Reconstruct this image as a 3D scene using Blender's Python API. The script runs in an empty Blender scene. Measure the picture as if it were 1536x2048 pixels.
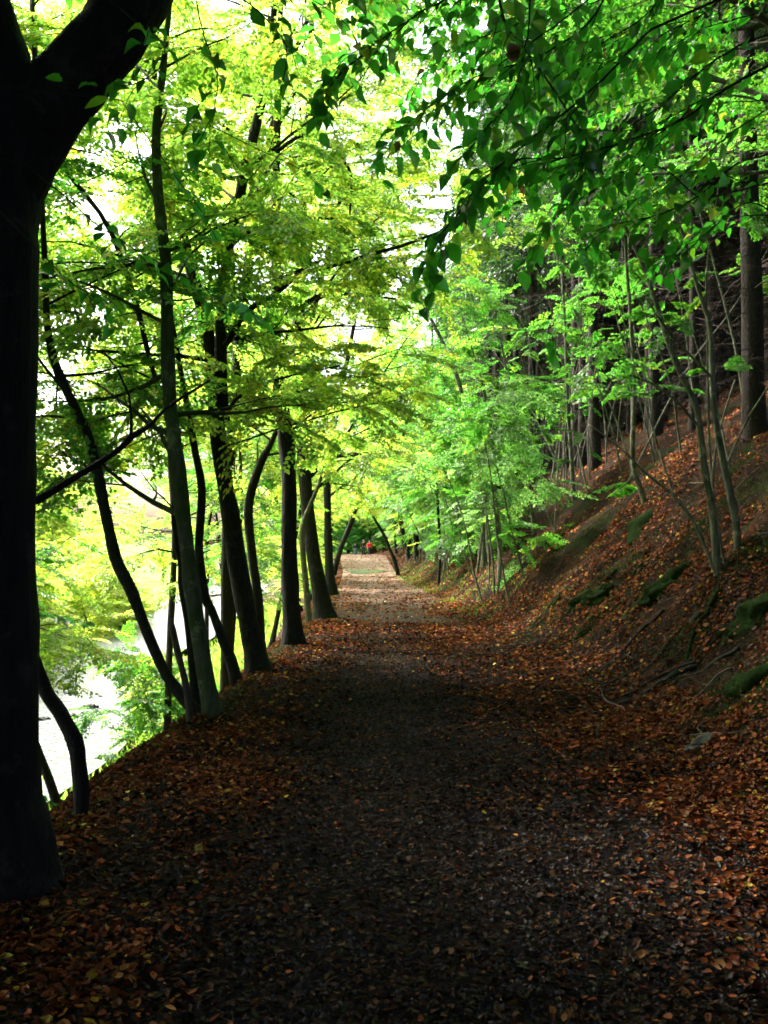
import bpy, math, random
import numpy as np
from mathutils import Vector, Matrix

# ------------------------------------------------------------------ camera, world, sun, exposure
sc = bpy.context.scene
C = bpy.context.scene.collection
F_PX = 1952.0
YAW = math.radians(1.26); PIT = math.radians(1.85)
CAM = np.array([0.0, 0.0, 1.6])
cd = bpy.data.cameras.new('camera'); cam = bpy.data.objects.new('camera', cd); C.objects.link(cam)
cd.sensor_fit = 'VERTICAL'; cd.sensor_height = 36.0; cd.lens = F_PX/2048*36.0
cd.clip_start = 0.05; cd.clip_end = 3000
cam.location = CAM; cam.rotation_euler = (math.pi/2+PIT, 0, -YAW)
sc.camera = cam
SUN_EL, SUN_AZ = math.radians(48), math.radians(-52)      # azimuth from +Y towards +X: front left
w = bpy.data.worlds.new('World'); sc.world = w; w.use_nodes = True
nt = w.node_tree; bg = nt.nodes['Background']
sky = nt.nodes.new('ShaderNodeTexSky'); sky.sky_type = 'NISHITA'; sky.sun_disc = False
sky.sun_elevation = SUN_EL; sky.sun_rotation = SUN_AZ; sky.dust_density = 7.0; sky.air_density = 1.0; sky.ozone_density = 1.0
nt.links.new(sky.outputs[0], bg.inputs[0]); bg.inputs[1].default_value = 0.15
sl = bpy.data.lights.new('sun', 'SUN'); so = bpy.data.objects.new('sun', sl); C.objects.link(so)
sl.energy = 3.6; sl.angle = math.radians(10); sl.color = (1.0, 0.95, 0.86)
sd = Vector((math.sin(SUN_AZ)*math.cos(SUN_EL), math.cos(SUN_AZ)*math.cos(SUN_EL), math.sin(SUN_EL)))
so.rotation_euler = sd.to_track_quat('Z', 'Y').to_euler()
sc.view_settings.view_transform = 'Standard'; sc.view_settings.look = 'None'
sc.view_settings.gamma = 1.0; sc.view_settings.exposure = 2.62
sc.cycles.max_bounces = 7; sc.cycles.diffuse_bounces = 5; sc.cycles.transmission_bounces = 5
sc.cycles.glossy_bounces = 2; sc.cycles.transparent_max_bounces = 4; sc.cycles.volume_bounces = 0
sc.cycles.use_denoising = True; sc.cycles.filter_width = 1.7
sc.cycles.use_adaptive_sampling = True; sc.cycles.adaptive_threshold = 0.03
sc.cycles.caustics_reflective = False; sc.cycles.caustics_refractive = False

# ------------------------------------------------------------------ view helpers
_f = np.array([math.sin(YAW)*math.cos(PIT), math.cos(YAW)*math.cos(PIT), math.sin(PIT)])
_r = np.array([math.cos(YAW), -math.sin(YAW), 0.0]); _u = np.cross(_r, _f)
def ray(x, y): return _f + (x-768)/F_PX*_r - (y-1024)/F_PX*_u
def at(x, y, Y):
    d = ray(x, y); return CAM + d*(Y/d[1])

# ------------------------------------------------------------------ numpy noise
_rs = np.random.RandomState(7)
_LAT = _rs.rand(256, 256)
def vnoise(x, y):
    xi = np.floor(x).astype(int); yi = np.floor(y).astype(int)
    fx = x-xi; fy = y-yi; fx = fx*fx*(3-2*fx); fy = fy*fy*(3-2*fy)
    a = _LAT[xi & 255, yi & 255]; b = _LAT[(xi+1) & 255, yi & 255]
    c = _LAT[xi & 255, (yi+1) & 255]; d = _LAT[(xi+1) & 255, (yi+1) & 255]
    return (a*(1-fx)+b*fx)*(1-fy)+(c*(1-fx)+d*fx)*fy-0.5
def fbm(x, y, o=3):
    s = 0; a = 1.0
    for k in range(o):
        s = s+a*vnoise(x*2**k+17.3*k, y*2**k+9.1*k); a *= 0.5
    return s
def sstep(a, b, x):
    t = np.clip((x-a)/(b-a), 0, 1); return t*t*(3-2*t)

# ------------------------------------------------------------------ terrain functions
_YK = [-60, 0, 5.5, 8.6, 12.3, 19, 27.6, 43, 60, 111, 150, 250, 600]
_XL = [-1.8, -1.75, -1.63, -1.48, -1.23, -1.02, -0.85, -0.95, -1.2, -2.6, -6, -20, -80]
_XR = [2.3, 2.3, 2.3, 2.35, 2.4, 2.35, 2.2, 1.9, 2.0, 2.6, -1, -15, -74]
def XL(Y): return np.interp(Y, _YK, _XL)
def XR(Y): return np.interp(Y, _YK, _XR)
def ramp(s, x0, w_): return np.logaddexp(0, (s-x0)/w_)*w_
def H(X, Y, rough=1.0):
    X = np.asarray(X, float); Y = np.asarray(Y, float)
    s = X-XR(Y); t = XL(Y)-X
    z = 0.94*ramp(s, 0.35, 0.16) - 0.42*ramp(s, 4.1, 0.5) - 0.5*ramp(s, 70, 5)
    z = z*(1-0.55*sstep(45, 110, Y))
    zl = -1.05*ramp(t, 0.25, 0.12) + 1.05*ramp(t, 4.4, 0.5)
    zl = zl + 0.05*ramp(t, 26, 1.5) + 0.16*ramp(t, 90, 8)-0.19*ramp(t, 260, 8)
    z = z+zl
    z = z + 0.35*sstep(60, 105, Y) - 0.12*sstep(35, 58, Y)
    m = sstep(0.0, 1.2, s)+0.6*sstep(0, 1, t)
    far = 1+1.5*sstep(30, 80, Y)
    z = z + rough*m*(0.34*fbm(X*0.55+3, Y*0.55, 3)+0.20*fbm(X*1.9, Y*1.9, 3)+.05*fbm(X*7, Y*7, 2))*np.where(t > 6, 0.5, 1)*far
    z = z + rough*(0.035*fbm(X*1.3, Y*0.9, 2)+0.022*fbm(X*6, Y*6, 2))
    # slightly dished wheel tracks
    u = (X-XL(Y))/(XR(Y)-XL(Y))
    z = z - 0.03*np.exp(-((u-0.36)/0.13)**2)-0.02*np.exp(-((u-0.68)/0.1)**2)
    return z
def hit(x, y, tmin=2.0, tmax=200):
    d = ray(x, y); ts = np.geomspace(tmin, tmax, 3000)
    P = CAM[None]+d[None]*ts[:, None]
    below = P[:, 2] < H(P[:, 0], P[:, 1])
    i = int(np.argmax(below)) if below.any() else len(ts)-1
    p = P[i].copy(); p[2] = H(p[0], p[1]); return p
WATER_Z = -4.28

# ------------------------------------------------------------------ materials
def new_mat(name):
    m = bpy.data.materials.new(name); m.use_nodes = True
    n = m.node_tree; n.nodes.clear()
    o = n.nodes.new('ShaderNodeOutputMaterial'); return m, n, o
def N(n, t, **k):
    x = n.nodes.new(t)
    for a, b in k.items():
        if a.startswith('i_'):
            x.inputs[a[2:].replace('_', ' ')].default_value = b
        else: setattr(x, a, b)
    return x
def ramp_node(n, stops):
    r = n.nodes.new('ShaderNodeValToRGB'); e = r.color_ramp.elements
    while len(e) < len(stops): e.new(0.5)
    for q, (p, c) in zip(e, stops): q.position = p; q.color = (*c, 1)
    return r
def leaf_mat(name, trans=0.5, boost=(2.5, 2.7, 1.5), gloss=0.045, rough=0.38):
    m, n, o = new_mat(name)
    a = N(n, 'ShaderNodeAttribute', attribute_name='Col')
    tc = N(n, 'ShaderNodeTexCoord'); nz = N(n, 'ShaderNodeTexNoise', i_Scale=55.0)
    n.links.new(tc.outputs['Object'], nz.inputs['Vector'])
    mr = N(n, 'ShaderNodeMapRange'); mr.inputs[3].default_value = 0.75; mr.inputs[4].default_value = 1.25
    n.links.new(nz.outputs[0], mr.inputs[0])
    mul = N(n, 'ShaderNodeVectorMath', operation='SCALE'); n.links.new(a.outputs['Color'], mul.inputs[0]); n.links.new(mr.outputs[0], mul.inputs['Scale'])
    tb = N(n, 'ShaderNodeVectorMath', operation='MULTIPLY'); tb.inputs[1].default_value = boost
    n.links.new(mul.outputs[0], tb.inputs[0])
    d = N(n, 'ShaderNodeBsdfDiffuse'); t = N(n, 'ShaderNodeBsdfTranslucent')
    n.links.new(mul.outputs[0], d.inputs[0]); n.links.new(tb.outputs[0], t.inputs[0])
    mx = N(n, 'ShaderNodeMixShader'); mx.inputs[0].default_value = trans
    n.links.new(d.outputs[0], mx.inputs[1]); n.links.new(t.outputs[0], mx.inputs[2])
    last = mx
    if gloss > 0:
        g = N(n, 'ShaderNodeBsdfGlossy'); g.inputs['Roughness'].default_value = rough
        mg = N(n, 'ShaderNodeMixShader'); mg.inputs[0].default_value = gloss
        n.links.new(mx.outputs[0], mg.inputs[1]); n.links.new(g.outputs[0], mg.inputs[2]); last = mg
    n.links.new(last.outputs[0], o.inputs[0]); return m
def bark_mat(name, c1, c2, moss=None, scale=9.0, moss_amt=0.45, bump=0.5, stretch=0.18):
    m, n, o = new_mat(name)
    p = N(n, 'ShaderNodeBsdfPrincipled', i_Roughness=0.85); p.inputs['Specular IOR Level'].default_value = 0.2
    tc = N(n, 'ShaderNodeTexCoord'); mp = N(n, 'ShaderNodeMapping'); mp.inputs['Scale'].default_value = (1, 1, stretch)
    n.links.new(tc.outputs['Object'], mp.inputs[0])
    nz = N(n, 'ShaderNodeTexNoise', i_Scale=scale*3, i_Detail=5.0, i_Roughness=0.65); n.links.new(mp.outputs[0], nz.inputs['Vector'])
    r = ramp_node(n, [(0.32, c1), (0.68, c2)]); n.links.new(nz.outputs[0], r.inputs[0])
    src = r.outputs[0]
    if moss:
        n2 = N(n, 'ShaderNodeTexNoise', i_Scale=2.3, i_Detail=4.0); n.links.new(tc.outputs['Object'], n2.inputs['Vector'])
        r2 = ramp_node(n, [(1-moss_amt-0.1, (0, 0, 0)), (1-moss_amt+0.1, (1, 1, 1))]); n.links.new(n2.outputs[0], r2.inputs[0])
        mm = N(n, 'ShaderNodeMixRGB'); mm.inputs[2].default_value = (*moss, 1)
        n.links.new(r2.outputs[0], mm.inputs[0]); n.links.new(src, mm.inputs[1]); src = mm.outputs[0]
    n3 = N(n, 'ShaderNodeTexNoise', i_Scale=5.5, i_Detail=6.0, i_Roughness=.7); n.links.new(tc.outputs['Object'], n3.inputs['Vector'])
    r3 = ramp_node(n, [(.56, (0, 0, 0)), (.64, (.7, .7, .7))]); n.links.new(n3.outputs[0], r3.inputs[0])
    ml = N(n, 'ShaderNodeMixRGB'); ml.inputs[2].default_value = (c2[0]*2.1, c2[1]*2.2, c2[2]*2.0, 1); n.links.new(r3.outputs[0], ml.inputs[0]); n.links.new(src, ml.inputs[1]); src = ml.outputs[0]
    n.links.new(src, p.inputs['Base Color'])
    b = N(n, 'ShaderNodeBump', i_Strength=min(1, bump*1.8), i_Distance=0.04); n.links.new(nz.outputs[0], b.inputs['Height'])
    n.links.new(b.outputs[0], p.inputs['Normal'])
    n.links.new(p.outputs[0], o.inputs[0]); return m
def plain(name, c, rough=0.7, nscale=20, var=0.35, spec=0.3):
    m, n, o = new_mat(name)
    p = N(n, 'ShaderNodeBsdfPrincipled', i_Roughness=rough); p.inputs['Specular IOR Level'].default_value = spec
    tc = N(n, 'ShaderNodeTexCoord'); nz = N(n, 'ShaderNodeTexNoise', i_Scale=nscale, i_Detail=4.0)
    n.links.new(tc.outputs['Object'], nz.inputs['Vector'])
    r = ramp_node(n, [(0.3, tuple(v*(1-var) for v in c)), (0.7, tuple(min(1, v*(1+var)) for v in c))])
    n.links.new(nz.outputs[0], r.inputs[0]); n.links.new(r.outputs[0], p.inputs['Base Color'])
    n.links.new(p.outputs[0], o.inputs[0]); return m

M_leaf = leaf_mat('leaf', 0.64)
M_leaf_near = leaf_mat('leaf_near', 0.66, boost=(2.0, 3.2, 1.2), gloss=0.06, rough=0.35)
M_litter = leaf_mat('litter_leaf', 0.12, boost=(1.2, 1.0, 0.8), gloss=0.008, rough=0.4)
M_bark_black = bark_mat('bark_black', (0.003, 0.003, 0.004), (0.013, 0.012, 0.013), None, 6, bump=1.0)
M_bark_grey = bark_mat('bark_grey', (0.018, 0.021, 0.014), (0.06, 0.066, 0.045), (0.022, 0.038, 0.009), 7, 0.5)
M_bark_dark = bark_mat('bark_dark', (0.006, 0.0055, 0.0045), (0.018, 0.0165, 0.013), (0.009, 0.016, 0.004), 7, 0.4)
M_bark_hazel = bark_mat('bark_hazel', (0.06, 0.062, 0.045), (0.17, 0.17, 0.13), (0.04, 0.06, 0.02), 10, 0.42)
M_bark_spruce = bark_mat('bark_spruce', (0.010, 0.007, 0.006), (0.034, 0.024, 0.020), None, 12, bump=0.9, stretch=0.5)
M_twig = plain('twig', (0.03, 0.022, 0.016), 0.8)
M_deadtwig = plain('dead_twig', (0.06, 0.042, 0.035), 0.9)
M_moss = plain('moss', (0.009, 0.019, 0.004), 0.95, 30, 0.6, 0.05)
M_rock = plain('rock', (0.035, 0.042, 0.034), 0.8, 8, 0.5)
M_wood = plain('weathered_wood', (0.035, 0.028, 0.022), 0.85, 14, 0.5)

def ground_mat(name, kind):
    m, n, o = new_mat(name)
    p = N(n, 'ShaderNodeBsdfPrincipled', i_Roughness=0.95); p.inputs['Specular IOR Level'].default_value = 0.03
    tc = N(n, 'ShaderNodeTexCoord')
    def noise(s, d=4.0, r=0.6):
        x = N(n, 'ShaderNodeTexNoise', i_Scale=s, i_Detail=d, i_Roughness=r); n.links.new(tc.outputs['Object'], x.inputs['Vector']); return x
    def mix(f, a, b):
        x = N(n, 'ShaderNodeMixRGB'); n.links.new(f, x.inputs[0])
        for i, q in ((1, a), (2, b)):
            if isinstance(q, tuple): x.inputs[i].default_value = (*q, 1)
            else: n.links.new(q, x.inputs[i])
        return x.outputs[0]
    def mask(nd, a, b):
        r = ramp_node(n, [(a, (0, 0, 0)), (b, (1, 1, 1))]); n.links.new(nd.outputs[0], r.inputs[0]); return r.outputs[0]
    vor = N(n, 'ShaderNodeTexVoronoi', i_Scale=28.0); vor.inputs['Randomness'].default_value = 1.0
    n.links.new(tc.outputs['Object'], vor.inputs['Vector'])
    sep = N(n, 'ShaderNodeSeparateColor'); n.links.new(vor.outputs['Color'], sep.inputs[0])
    if kind == 'path':
        fine = noise(34, 8, 0.75)
        c = ramp_node(n, [(0.3, (0.004, 0.004, 0.0045)), (0.7, (0.020, 0.018, 0.019))]); n.links.new(fine.outputs[0], c.inputs[0])
        lf = ramp_node(n, [(0.0, (0.010, 0.007, 0.007)), (0.5, (0.018, 0.012, 0.010)), (0.9, (0.04, 0.020, 0.012))]); n.links.new(sep.outputs[0], lf.inputs[0])
        src = mix(mask(noise(2.2, 5), 0.42, 0.62), c.outputs[0], lf.outputs[0])
        r = ramp_node(n, [(0.35, (0.8,)*3), (0.65, (0.98,)*3)]); n.links.new(noise(3, 3).outputs[0], r.inputs[0]); n.links.new(r.outputs[0], p.inputs['Roughness'])
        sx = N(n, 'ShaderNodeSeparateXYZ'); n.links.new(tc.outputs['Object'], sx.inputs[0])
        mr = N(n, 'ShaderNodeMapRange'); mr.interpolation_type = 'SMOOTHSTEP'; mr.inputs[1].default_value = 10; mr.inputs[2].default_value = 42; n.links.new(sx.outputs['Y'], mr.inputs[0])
        lit_soil = ramp_node(n, [(0.3, (0.11, 0.078, 0.06)), (0.7, (0.25, 0.185, 0.145))]); n.links.new(fine.outputs[0], lit_soil.inputs[0])  # far path painted paler, the sky gap's light put into the soil colour
        src = mix(mr.outputs[0], src, lit_soil.outputs[0])
    elif kind == 'hill':
        fine = noise(45, 6, 0.7)
        c = ramp_node(n, [(0.3, (0.005, 0.004, 0.003)), (0.7, (0.024, 0.015, 0.010))]); n.links.new(fine.outputs[0], c.inputs[0])
        lf = ramp_node(n, [(0.0, (0.012, 0.008, 0.006)), (0.5, (0.03, 0.014, 0.008)), (0.95, (0.09, 0.035, 0.014))]); n.links.new(sep.outputs[0], lf.inputs[0])
        src = mix(mask(noise(1.8, 5), 0.46, 0.6), c.outputs[0], lf.outputs[0])
        src = mix(mask(noise(0.9, 6, 0.65), 0.54, 0.62), src, (0.009, 0.018, 0.004))
    else:
        at_ = N(n, 'ShaderNodeAttribute', attribute_name='flat')
        fine = noise(30, 6, 0.7)
        c = ramp_node(n, [(0.3, (0.014, 0.010, 0.007)), (0.7, (0.06, 0.036, 0.022))]); n.links.new(fine.outputs[0], c.inputs[0])
        g = ramp_node(n, [(0.3, (0.10, 0.16, 0.03)), (0.55, (0.20, 0.26, 0.06)), (0.75, (0.34, 0.34, 0.13))]); n.links.new(noise(1.1, 5, 0.7).outputs[0], g.inputs[0])
        src = mix(at_.outputs['Fac'], c.outputs[0], g.outputs[0])
    n.links.new(src, p.inputs['Base Color'])
    b = N(n, 'ShaderNodeBump', i_Strength=1.0, i_Distance=0.05)
    n.links.new(fine.outputs[0], b.inputs['Height']); n.links.new(b.outputs[0], p.inputs['Normal'])
    n.links.new(p.outputs[0], o.inputs[0]); return m

# ------------------------------------------------------------------ mesh helpers
def mesh_tris(name, V, T, mats, mi=None, col=None, smooth=True):
    me = bpy.data.meshes.new(name)
    V = np.ascontiguousarray(V, np.float32); T = np.ascontiguousarray(T, np.int32)
    me.vertices.add(len(V)); me.vertices.foreach_set('co', V.ravel())
    k = T.shape[1]
    me.loops.add(T.size); me.loops.foreach_set('vertex_index', T.ravel())
    me.polygons.add(len(T)); me.polygons.foreach_set('loop_start', np.arange(0, T.size, k, dtype=np.int32))
    if mi is not None: me.polygons.foreach_set('material_index', np.ascontiguousarray(mi, np.int32))
    me.polygons.foreach_set('use_smooth', np.full(len(T), smooth))
    if col is not None:
        a = me.attributes.new('Col', 'FLOAT_COLOR', 'POINT')
        cc = np.ones((len(V), 4), np.float32); cc[:, :3] = col; a.data.foreach_set('color', cc.ravel())
    for m in mats: me.materials.append(m)
    me.update(calc_edges=True); me.validate(); return me
def link(name, me, parent=None, origin=None):
    o = bpy.data.objects.new(name, me); C.objects.link(o)
    if parent is not None: o.parent = parent
    return o
def tag(o, label=None, cat=None, group=None, kind=None):
    if label: o['label'] = label
    if cat: o['category'] = cat
    if group: o['group'] = group
    if kind: o['kind'] = kind
    return o
def empty(name, loc, label, cat, group=None):
    o = bpy.data.objects.new(name, None); C.objects.link(o); o.location = Vector(loc); o.empty_display_size = 0.2
    return tag(o, label, cat, group)

class Tubes:
    def __init__(s): s.V = []; s.T = []; s.n = 0
    def add(s, pts, rad, sides=8, wob=0.0, seed=0, cap=True):
        pts = np.asarray(pts, float); rad = np.asarray(rad, float); n = len(pts)
        tg = np.gradient(pts, axis=0); tg /= np.linalg.norm(tg, axis=1)[:, None]+1e-9
        ref = np.array([1.0, 0, 0]) if abs(tg[0][0]) < 0.8 else np.array([0, 1.0, 0])
        a = np.arange(sides)*2*math.pi/sides
        b1 = ref-tg*(tg@ref)[:, None]; b1 /= np.linalg.norm(b1, axis=1)[:, None]+1e-9
        b2 = np.cross(tg, b1)
        R = rad[:, None]*np.ones((1, sides))
        if wob > 0:
            R = R*(1+wob*(fbm(np.arange(n)[:, None]*0.45+seed*3.7+0*a, (np.cos(a)*1.3+seed)[None]+0*R, 2)+fbm(np.arange(n)[:, None]*0.8+0*a, (np.sin(a)*1.7+seed*2)[None]+0*R, 2)))
        V = pts[:, None]+R[..., None]*(np.cos(a)[None, :, None]*b1[:, None]+np.sin(a)[None, :, None]*b2[:, None])
        i = np.arange(n-1)[:, None]*sides+np.arange(sides)[None]
        j = np.arange(n-1)[:, None]*sides+(np.arange(sides)[None]+1) % sides
        q = np.stack([i, j, j+sides, i+sides], -1).reshape(-1, 4)
        T = np.concatenate([q[:, [0, 1, 2]], q[:, [0, 2, 3]]])
        VV = V.reshape(-1, 3)
        if cap:
            VV = np.concatenate([VV, pts[-1:]+tg[-1:]*rad[-1]*0.6]); k = len(VV)-1; e = (n-1)*sides+np.arange(sides)
            T = np.concatenate([T, np.stack([e, np.roll(e, -1), np.full(sides, k)], -1)])
        s.V.append(VV); s.T.append(T+s.n); s.n += len(VV)
    def arrays(s): return np.concatenate(s.V), np.concatenate(s.T)
    def build(s, name, mat, parent=None, org=None):
        V, T = s.arrays()
        if org is not None: V = V-np.asarray(org)[None]
        return link(name, mesh_tris(name, V, T, [mat]), parent)

def smooth_path(pts, n):
    """Catmull-Rom resample; pts rows may carry extra columns"""
    P = np.asarray(pts, float); P = np.vstack([2*P[0]-P[1], P, 2*P[-1]-P[-2]])
    m = len(P)-3; out = []
    for q in np.linspace(0, m-1e-6, n):
        i = int(q); t = q-i; p0, p1, p2, p3 = P[i:i+4]
        out.append(0.5*((2*p1)+(-p0+p2)*t+(2*p0-5*p1+4*p2-p3)*t*t+(-p0+3*p1-3*p2+p3)*t**3))
    return np.array(out)

# leaf templates (x along the leaf, y across, z fold)
def _tmpl0():
    mx = [0, .28, .55, .8, 1.0]; mz = [0, .03, .02, -.04, -.13]
    sx = [.10, .34, .60, .83]; sy = [.26, .5, .45, .22]
    V = [(x, 0, z) for x, z in zip(mx, mz)]
    for sg in (1, -1):
        V += [(x, sg*y, .10*y/.5+z) for x, y, z in zip(sx, sy, [0, .03, .0, -.06])]
    T = []
    for b, f in ((5, 0), (9, 1)):
        q = [(0, 1, b), (1, b+1, b), (1, 2, b+1), (2, b+2, b+1), (2, 3, b+2), (3, b+3, b+2), (3, 4, b+3)]
        T += [t if not f else t[::-1] for t in q]
    V += [(-.22, .012, .02), (-.22, -.012, .02), (0.02, 0, 0)]
    T += [(13, 14, 15)]
    return np.array(V), np.array(T)
def _tmpl1():
    V = [(0, 0, 0), (1, 0, -.08), (.32, .5, .1), (.7, .36, .06), (.32, -.5, .1), (.7, -.36, .06)]
    T = [(0, 3, 2), (0, 1, 3), (0, 4, 5), (0, 5, 1)]
    return np.array(V), np.array(T)
def _tmpl2():
    V = [(0, 0, 0), (.45, .48, .08), (1, 0, -.05), (.45, -.48, .08)]
    return np.array(V), np.array([(0, 2, 1), (0, 3, 2)])
def _tmpl_lit():     # curled dead leaf
    xs = [0, .3, .68, 1]; V = []
    for x, wd, z in zip(xs, [.05, .44, .40, .04], [.10, -.02, 0.02, .22]):
        V += [(x, -wd, z+wd*wd*1.1), (x, 0, z), (x, wd, z+wd*wd*1.5)]
    T = []
    for i in range(3):
        for j in range(2):
            a = i*3+j; T += [(a, a+3, a+4), (a, a+4, a+1)]
    return np.array(V), np.array(T)
TM = {0: _tmpl0(), 1: _tmpl1(), 2: _tmpl2(), 3: _tmpl_lit()}
def leaves_arrays(P, A, Nn, L, W, lod, curl=None):
    """P origins, A unit axis, Nn approx normal, L length, W width"""
    B = np.cross(Nn, A); B /= np.linalg.norm(B, axis=1)[:, None]+1e-9
    Cn = np.cross(A, B)
    tv, tt = TM[lod]; k = len(tv)
    cz = L if curl is None else L*curl
    V = P[:, None]+tv[None, :, 0:1]*(A*L[:, None])[:, None]+tv[None, :, 1:2]*(B*W[:, None])[:, None]+tv[None, :, 2:3]*(Cn*cz[:, None])[:, None]
    T = tt[None]+(np.arange(len(P))*k)[:, None, None]
    return V.reshape(-1, 3), T.reshape(-1, 3), k

# spray templates: a flat fan of twigs with alternate leaves, along +x, normal +z
def make_spray(rng, L=0.95, step=0.036, side_step=0.10, fill=0.92):
    P = []; A = []; segs = []
    def twig(p, d, ln, lvl):
        n = max(2, int(ln/step)); side = rng.choice([-1, 1]); q = np.array(p); dd = np.array(d, float)
        last = q.copy()
        for i in range(n):
            dd = dd+np.array([0, 0, -0.012])+rng.normal(0, 0.03, 3)*[1, 1, .5]; dd /= np.linalg.norm(dd)
            q = q+dd*step; side = -side
            perp = np.array([-dd[1], dd[0], 0])*side
            if i > (1 if lvl else 4) and rng.rand() < fill:
                a = dd*0.6+perp*0.8+np.array([0, 0, rng.normal(-.18, .2)]); P.append(q.copy()); A.append(a/np.linalg.norm(a))
            if lvl == 0 and i % max(1, int(side_step/step)) == 1 and i < n-3:
                sl_ = L*0.5*(1-i/n)**0.7*rng.uniform(.6, 1.1)+0.08
                e = dd*0.7+perp*0.75; twig(q.copy(), e/np.linalg.norm(e), sl_, 1)
            if i % 4 == 3 or i == n-1: segs.append((last.copy(), q.copy(), 0.0035 if lvl == 0 else 0.0018)); last = q.copy()
        P.append(q.copy()); A.append(dd.copy())
    twig((0, 0, 0), (1, 0, 0), L, 0)
    return np.array(P), np.array(A), segs
_sr = np.random.RandomState(3)
SPRAYS = [make_spray(_sr, 0.95*s) for s in (0.8, 0.9, 1.0, 1.1, 1.2, 1.0)]

PAL = {
 'yellowgreen': [((.12, .22, .048), .44), ((.22, .31, .065), .30), ((.40, .36, .07), .16), ((.05, .14, .03), .10)],
 'green':       [((.04, .14, .022), .55), ((.075, .18, .024), .33), ((.18, .22, .02), .09), ((.30, .27, .03), .03)],
 'deepgreen':   [((.026, .12, .018), .50), ((.045, .17, .022), .38), ((.12, .18, .02), .09), ((.32, .27, .03), .03)],
 'valley':      [((.16, .23, .03), .5), ((.26, .30, .05), .3), ((.38, .34, .06), .15), ((.08, .16, .02), .05)],
 'cool':        [((.08, .18, .065), .6), ((.13, .24, .08), .3), ((.18, .24, .04), .1)],
}
def pal_cols(rng, name, n, group=None, bias=0.0):
    cols = np.array([c for c, _ in PAL[name]]); wt = np.array([x for _, x in PAL[name]])
    cum = np.cumsum(wt/wt.sum())
    u = rng.rand(n)
    if group is not None: u = np.clip(0.5*u+0.5*group, 0, 0.999)
    idx = np.searchsorted(cum, u)
    c = cols[np.minimum(idx, len(cols)-1)]*rng.uniform(.75, 1.25, (n, 1))
    return c
def crown_mesh(name, rng, O, D, U, S, pal, lod=1, leaf=0.072, twigs=True, mat=None, drop=0.0, twmat=None):
    """O origins, D directions, U normals, S scales of the sprays"""
    O = np.asarray(O); D = np.asarray(D); U = np.asarray(U); S = np.asarray(S)
    D = D/(np.linalg.norm(D, axis=1)[:, None]+1e-9)
    B = np.cross(U, D); B /= np.linalg.norm(B, axis=1)[:, None]+1e-9; W = np.cross(D, B)
    which = rng.randint(0, len(SPRAYS), len(O)); Ps = []; As = []; Ns = []; Gs = []; TV = []; TT = []; nn = 0
    tb = rng.rand(len(O))
    for k, (P, A, segs) in enumerate(SPRAYS):
        m = which == k
        if not m.any(): continue
        R = np.stack([D[m], B[m], W[m]], 1)              # rows are axes
        if drop > 0:
            keep = rng.rand(len(P)) > drop; P = P[keep]; A = A[keep]
        p = O[m][:, None]+(P[None]@R)*S[m][:, None, None]
        a = A[None]@R
        nr = W[m][:, None]+rng.normal(0, .38, a.shape)
        Ps.append(p.reshape(-1, 3)); As.append(a.reshape(-1, 3)); Ns.append(nr.reshape(-1, 3))
        Gs.append(np.repeat(tb[m], len(P)))
        if twigs:
            s0 = np.array([q[0] for q in segs]); s1 = np.array([q[1] for q in segs]); sr = np.array([q[2] for q in segs])
            a0 = (O[m][:, None]+(s0[None]@R)*S[m][:, None, None]).reshape(-1, 3)
            a1 = (O[m][:, None]+(s1[None]@R)*S[m][:, None, None]).reshape(-1, 3)
            r = np.tile(sr, m.sum())[:, None]
            dd = a1-a0; dd /= np.linalg.norm(dd, axis=1)[:, None]+1e-9
            x = np.cross(dd, [0.3, 0.2, 0.93]); x /= np.linalg.norm(x, axis=1)[:, None]+1e-9; y = np.cross(dd, x)
            ring = [x, -0.5*x+.866*y, -0.5*x-.866*y]
            V = np.stack([a0+q*r for q in ring]+[a1+q*r*.8 for q in ring], 1)
            t = np.array([(0, 1, 4), (0, 4, 3), (1, 2, 5), (1, 5, 4), (2, 0, 3), (2, 3, 5)])
            TV.append(V.reshape(-1, 3)); TT.append((t[None]+(np.arange(len(V))*6)[:, None, None]).reshape(-1, 3)+nn); nn += len(V)*6
    P = np.concatenate(Ps); A = np.concatenate(As); Nn = np.concatenate(Ns); G = np.concatenate(Gs)
    Lr = leaf*rng.uniform(.65, 1.2, len(P)); Wd = Lr*rng.uniform(.55, .72, len(P))
    V, T, k = leaves_arrays(P, A, Nn, Lr, Wd, lod)
    c = np.repeat(pal_cols(rng, pal, len(P), G), k, 0); mi = np.zeros(len(T), int)
    if twigs:
        tv = np.concatenate(TV); tt = np.concatenate(TT)+len(V)
        V = np.concatenate([V, tv]); T = np.concatenate([T, tt]); c = np.concatenate([c, np.full((len(tv), 3), .03)])
        mi = np.concatenate([mi, np.ones(len(tt), int)])
    return V, T, [mat or M_leaf, twmat or M_twig], mi, c

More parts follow.
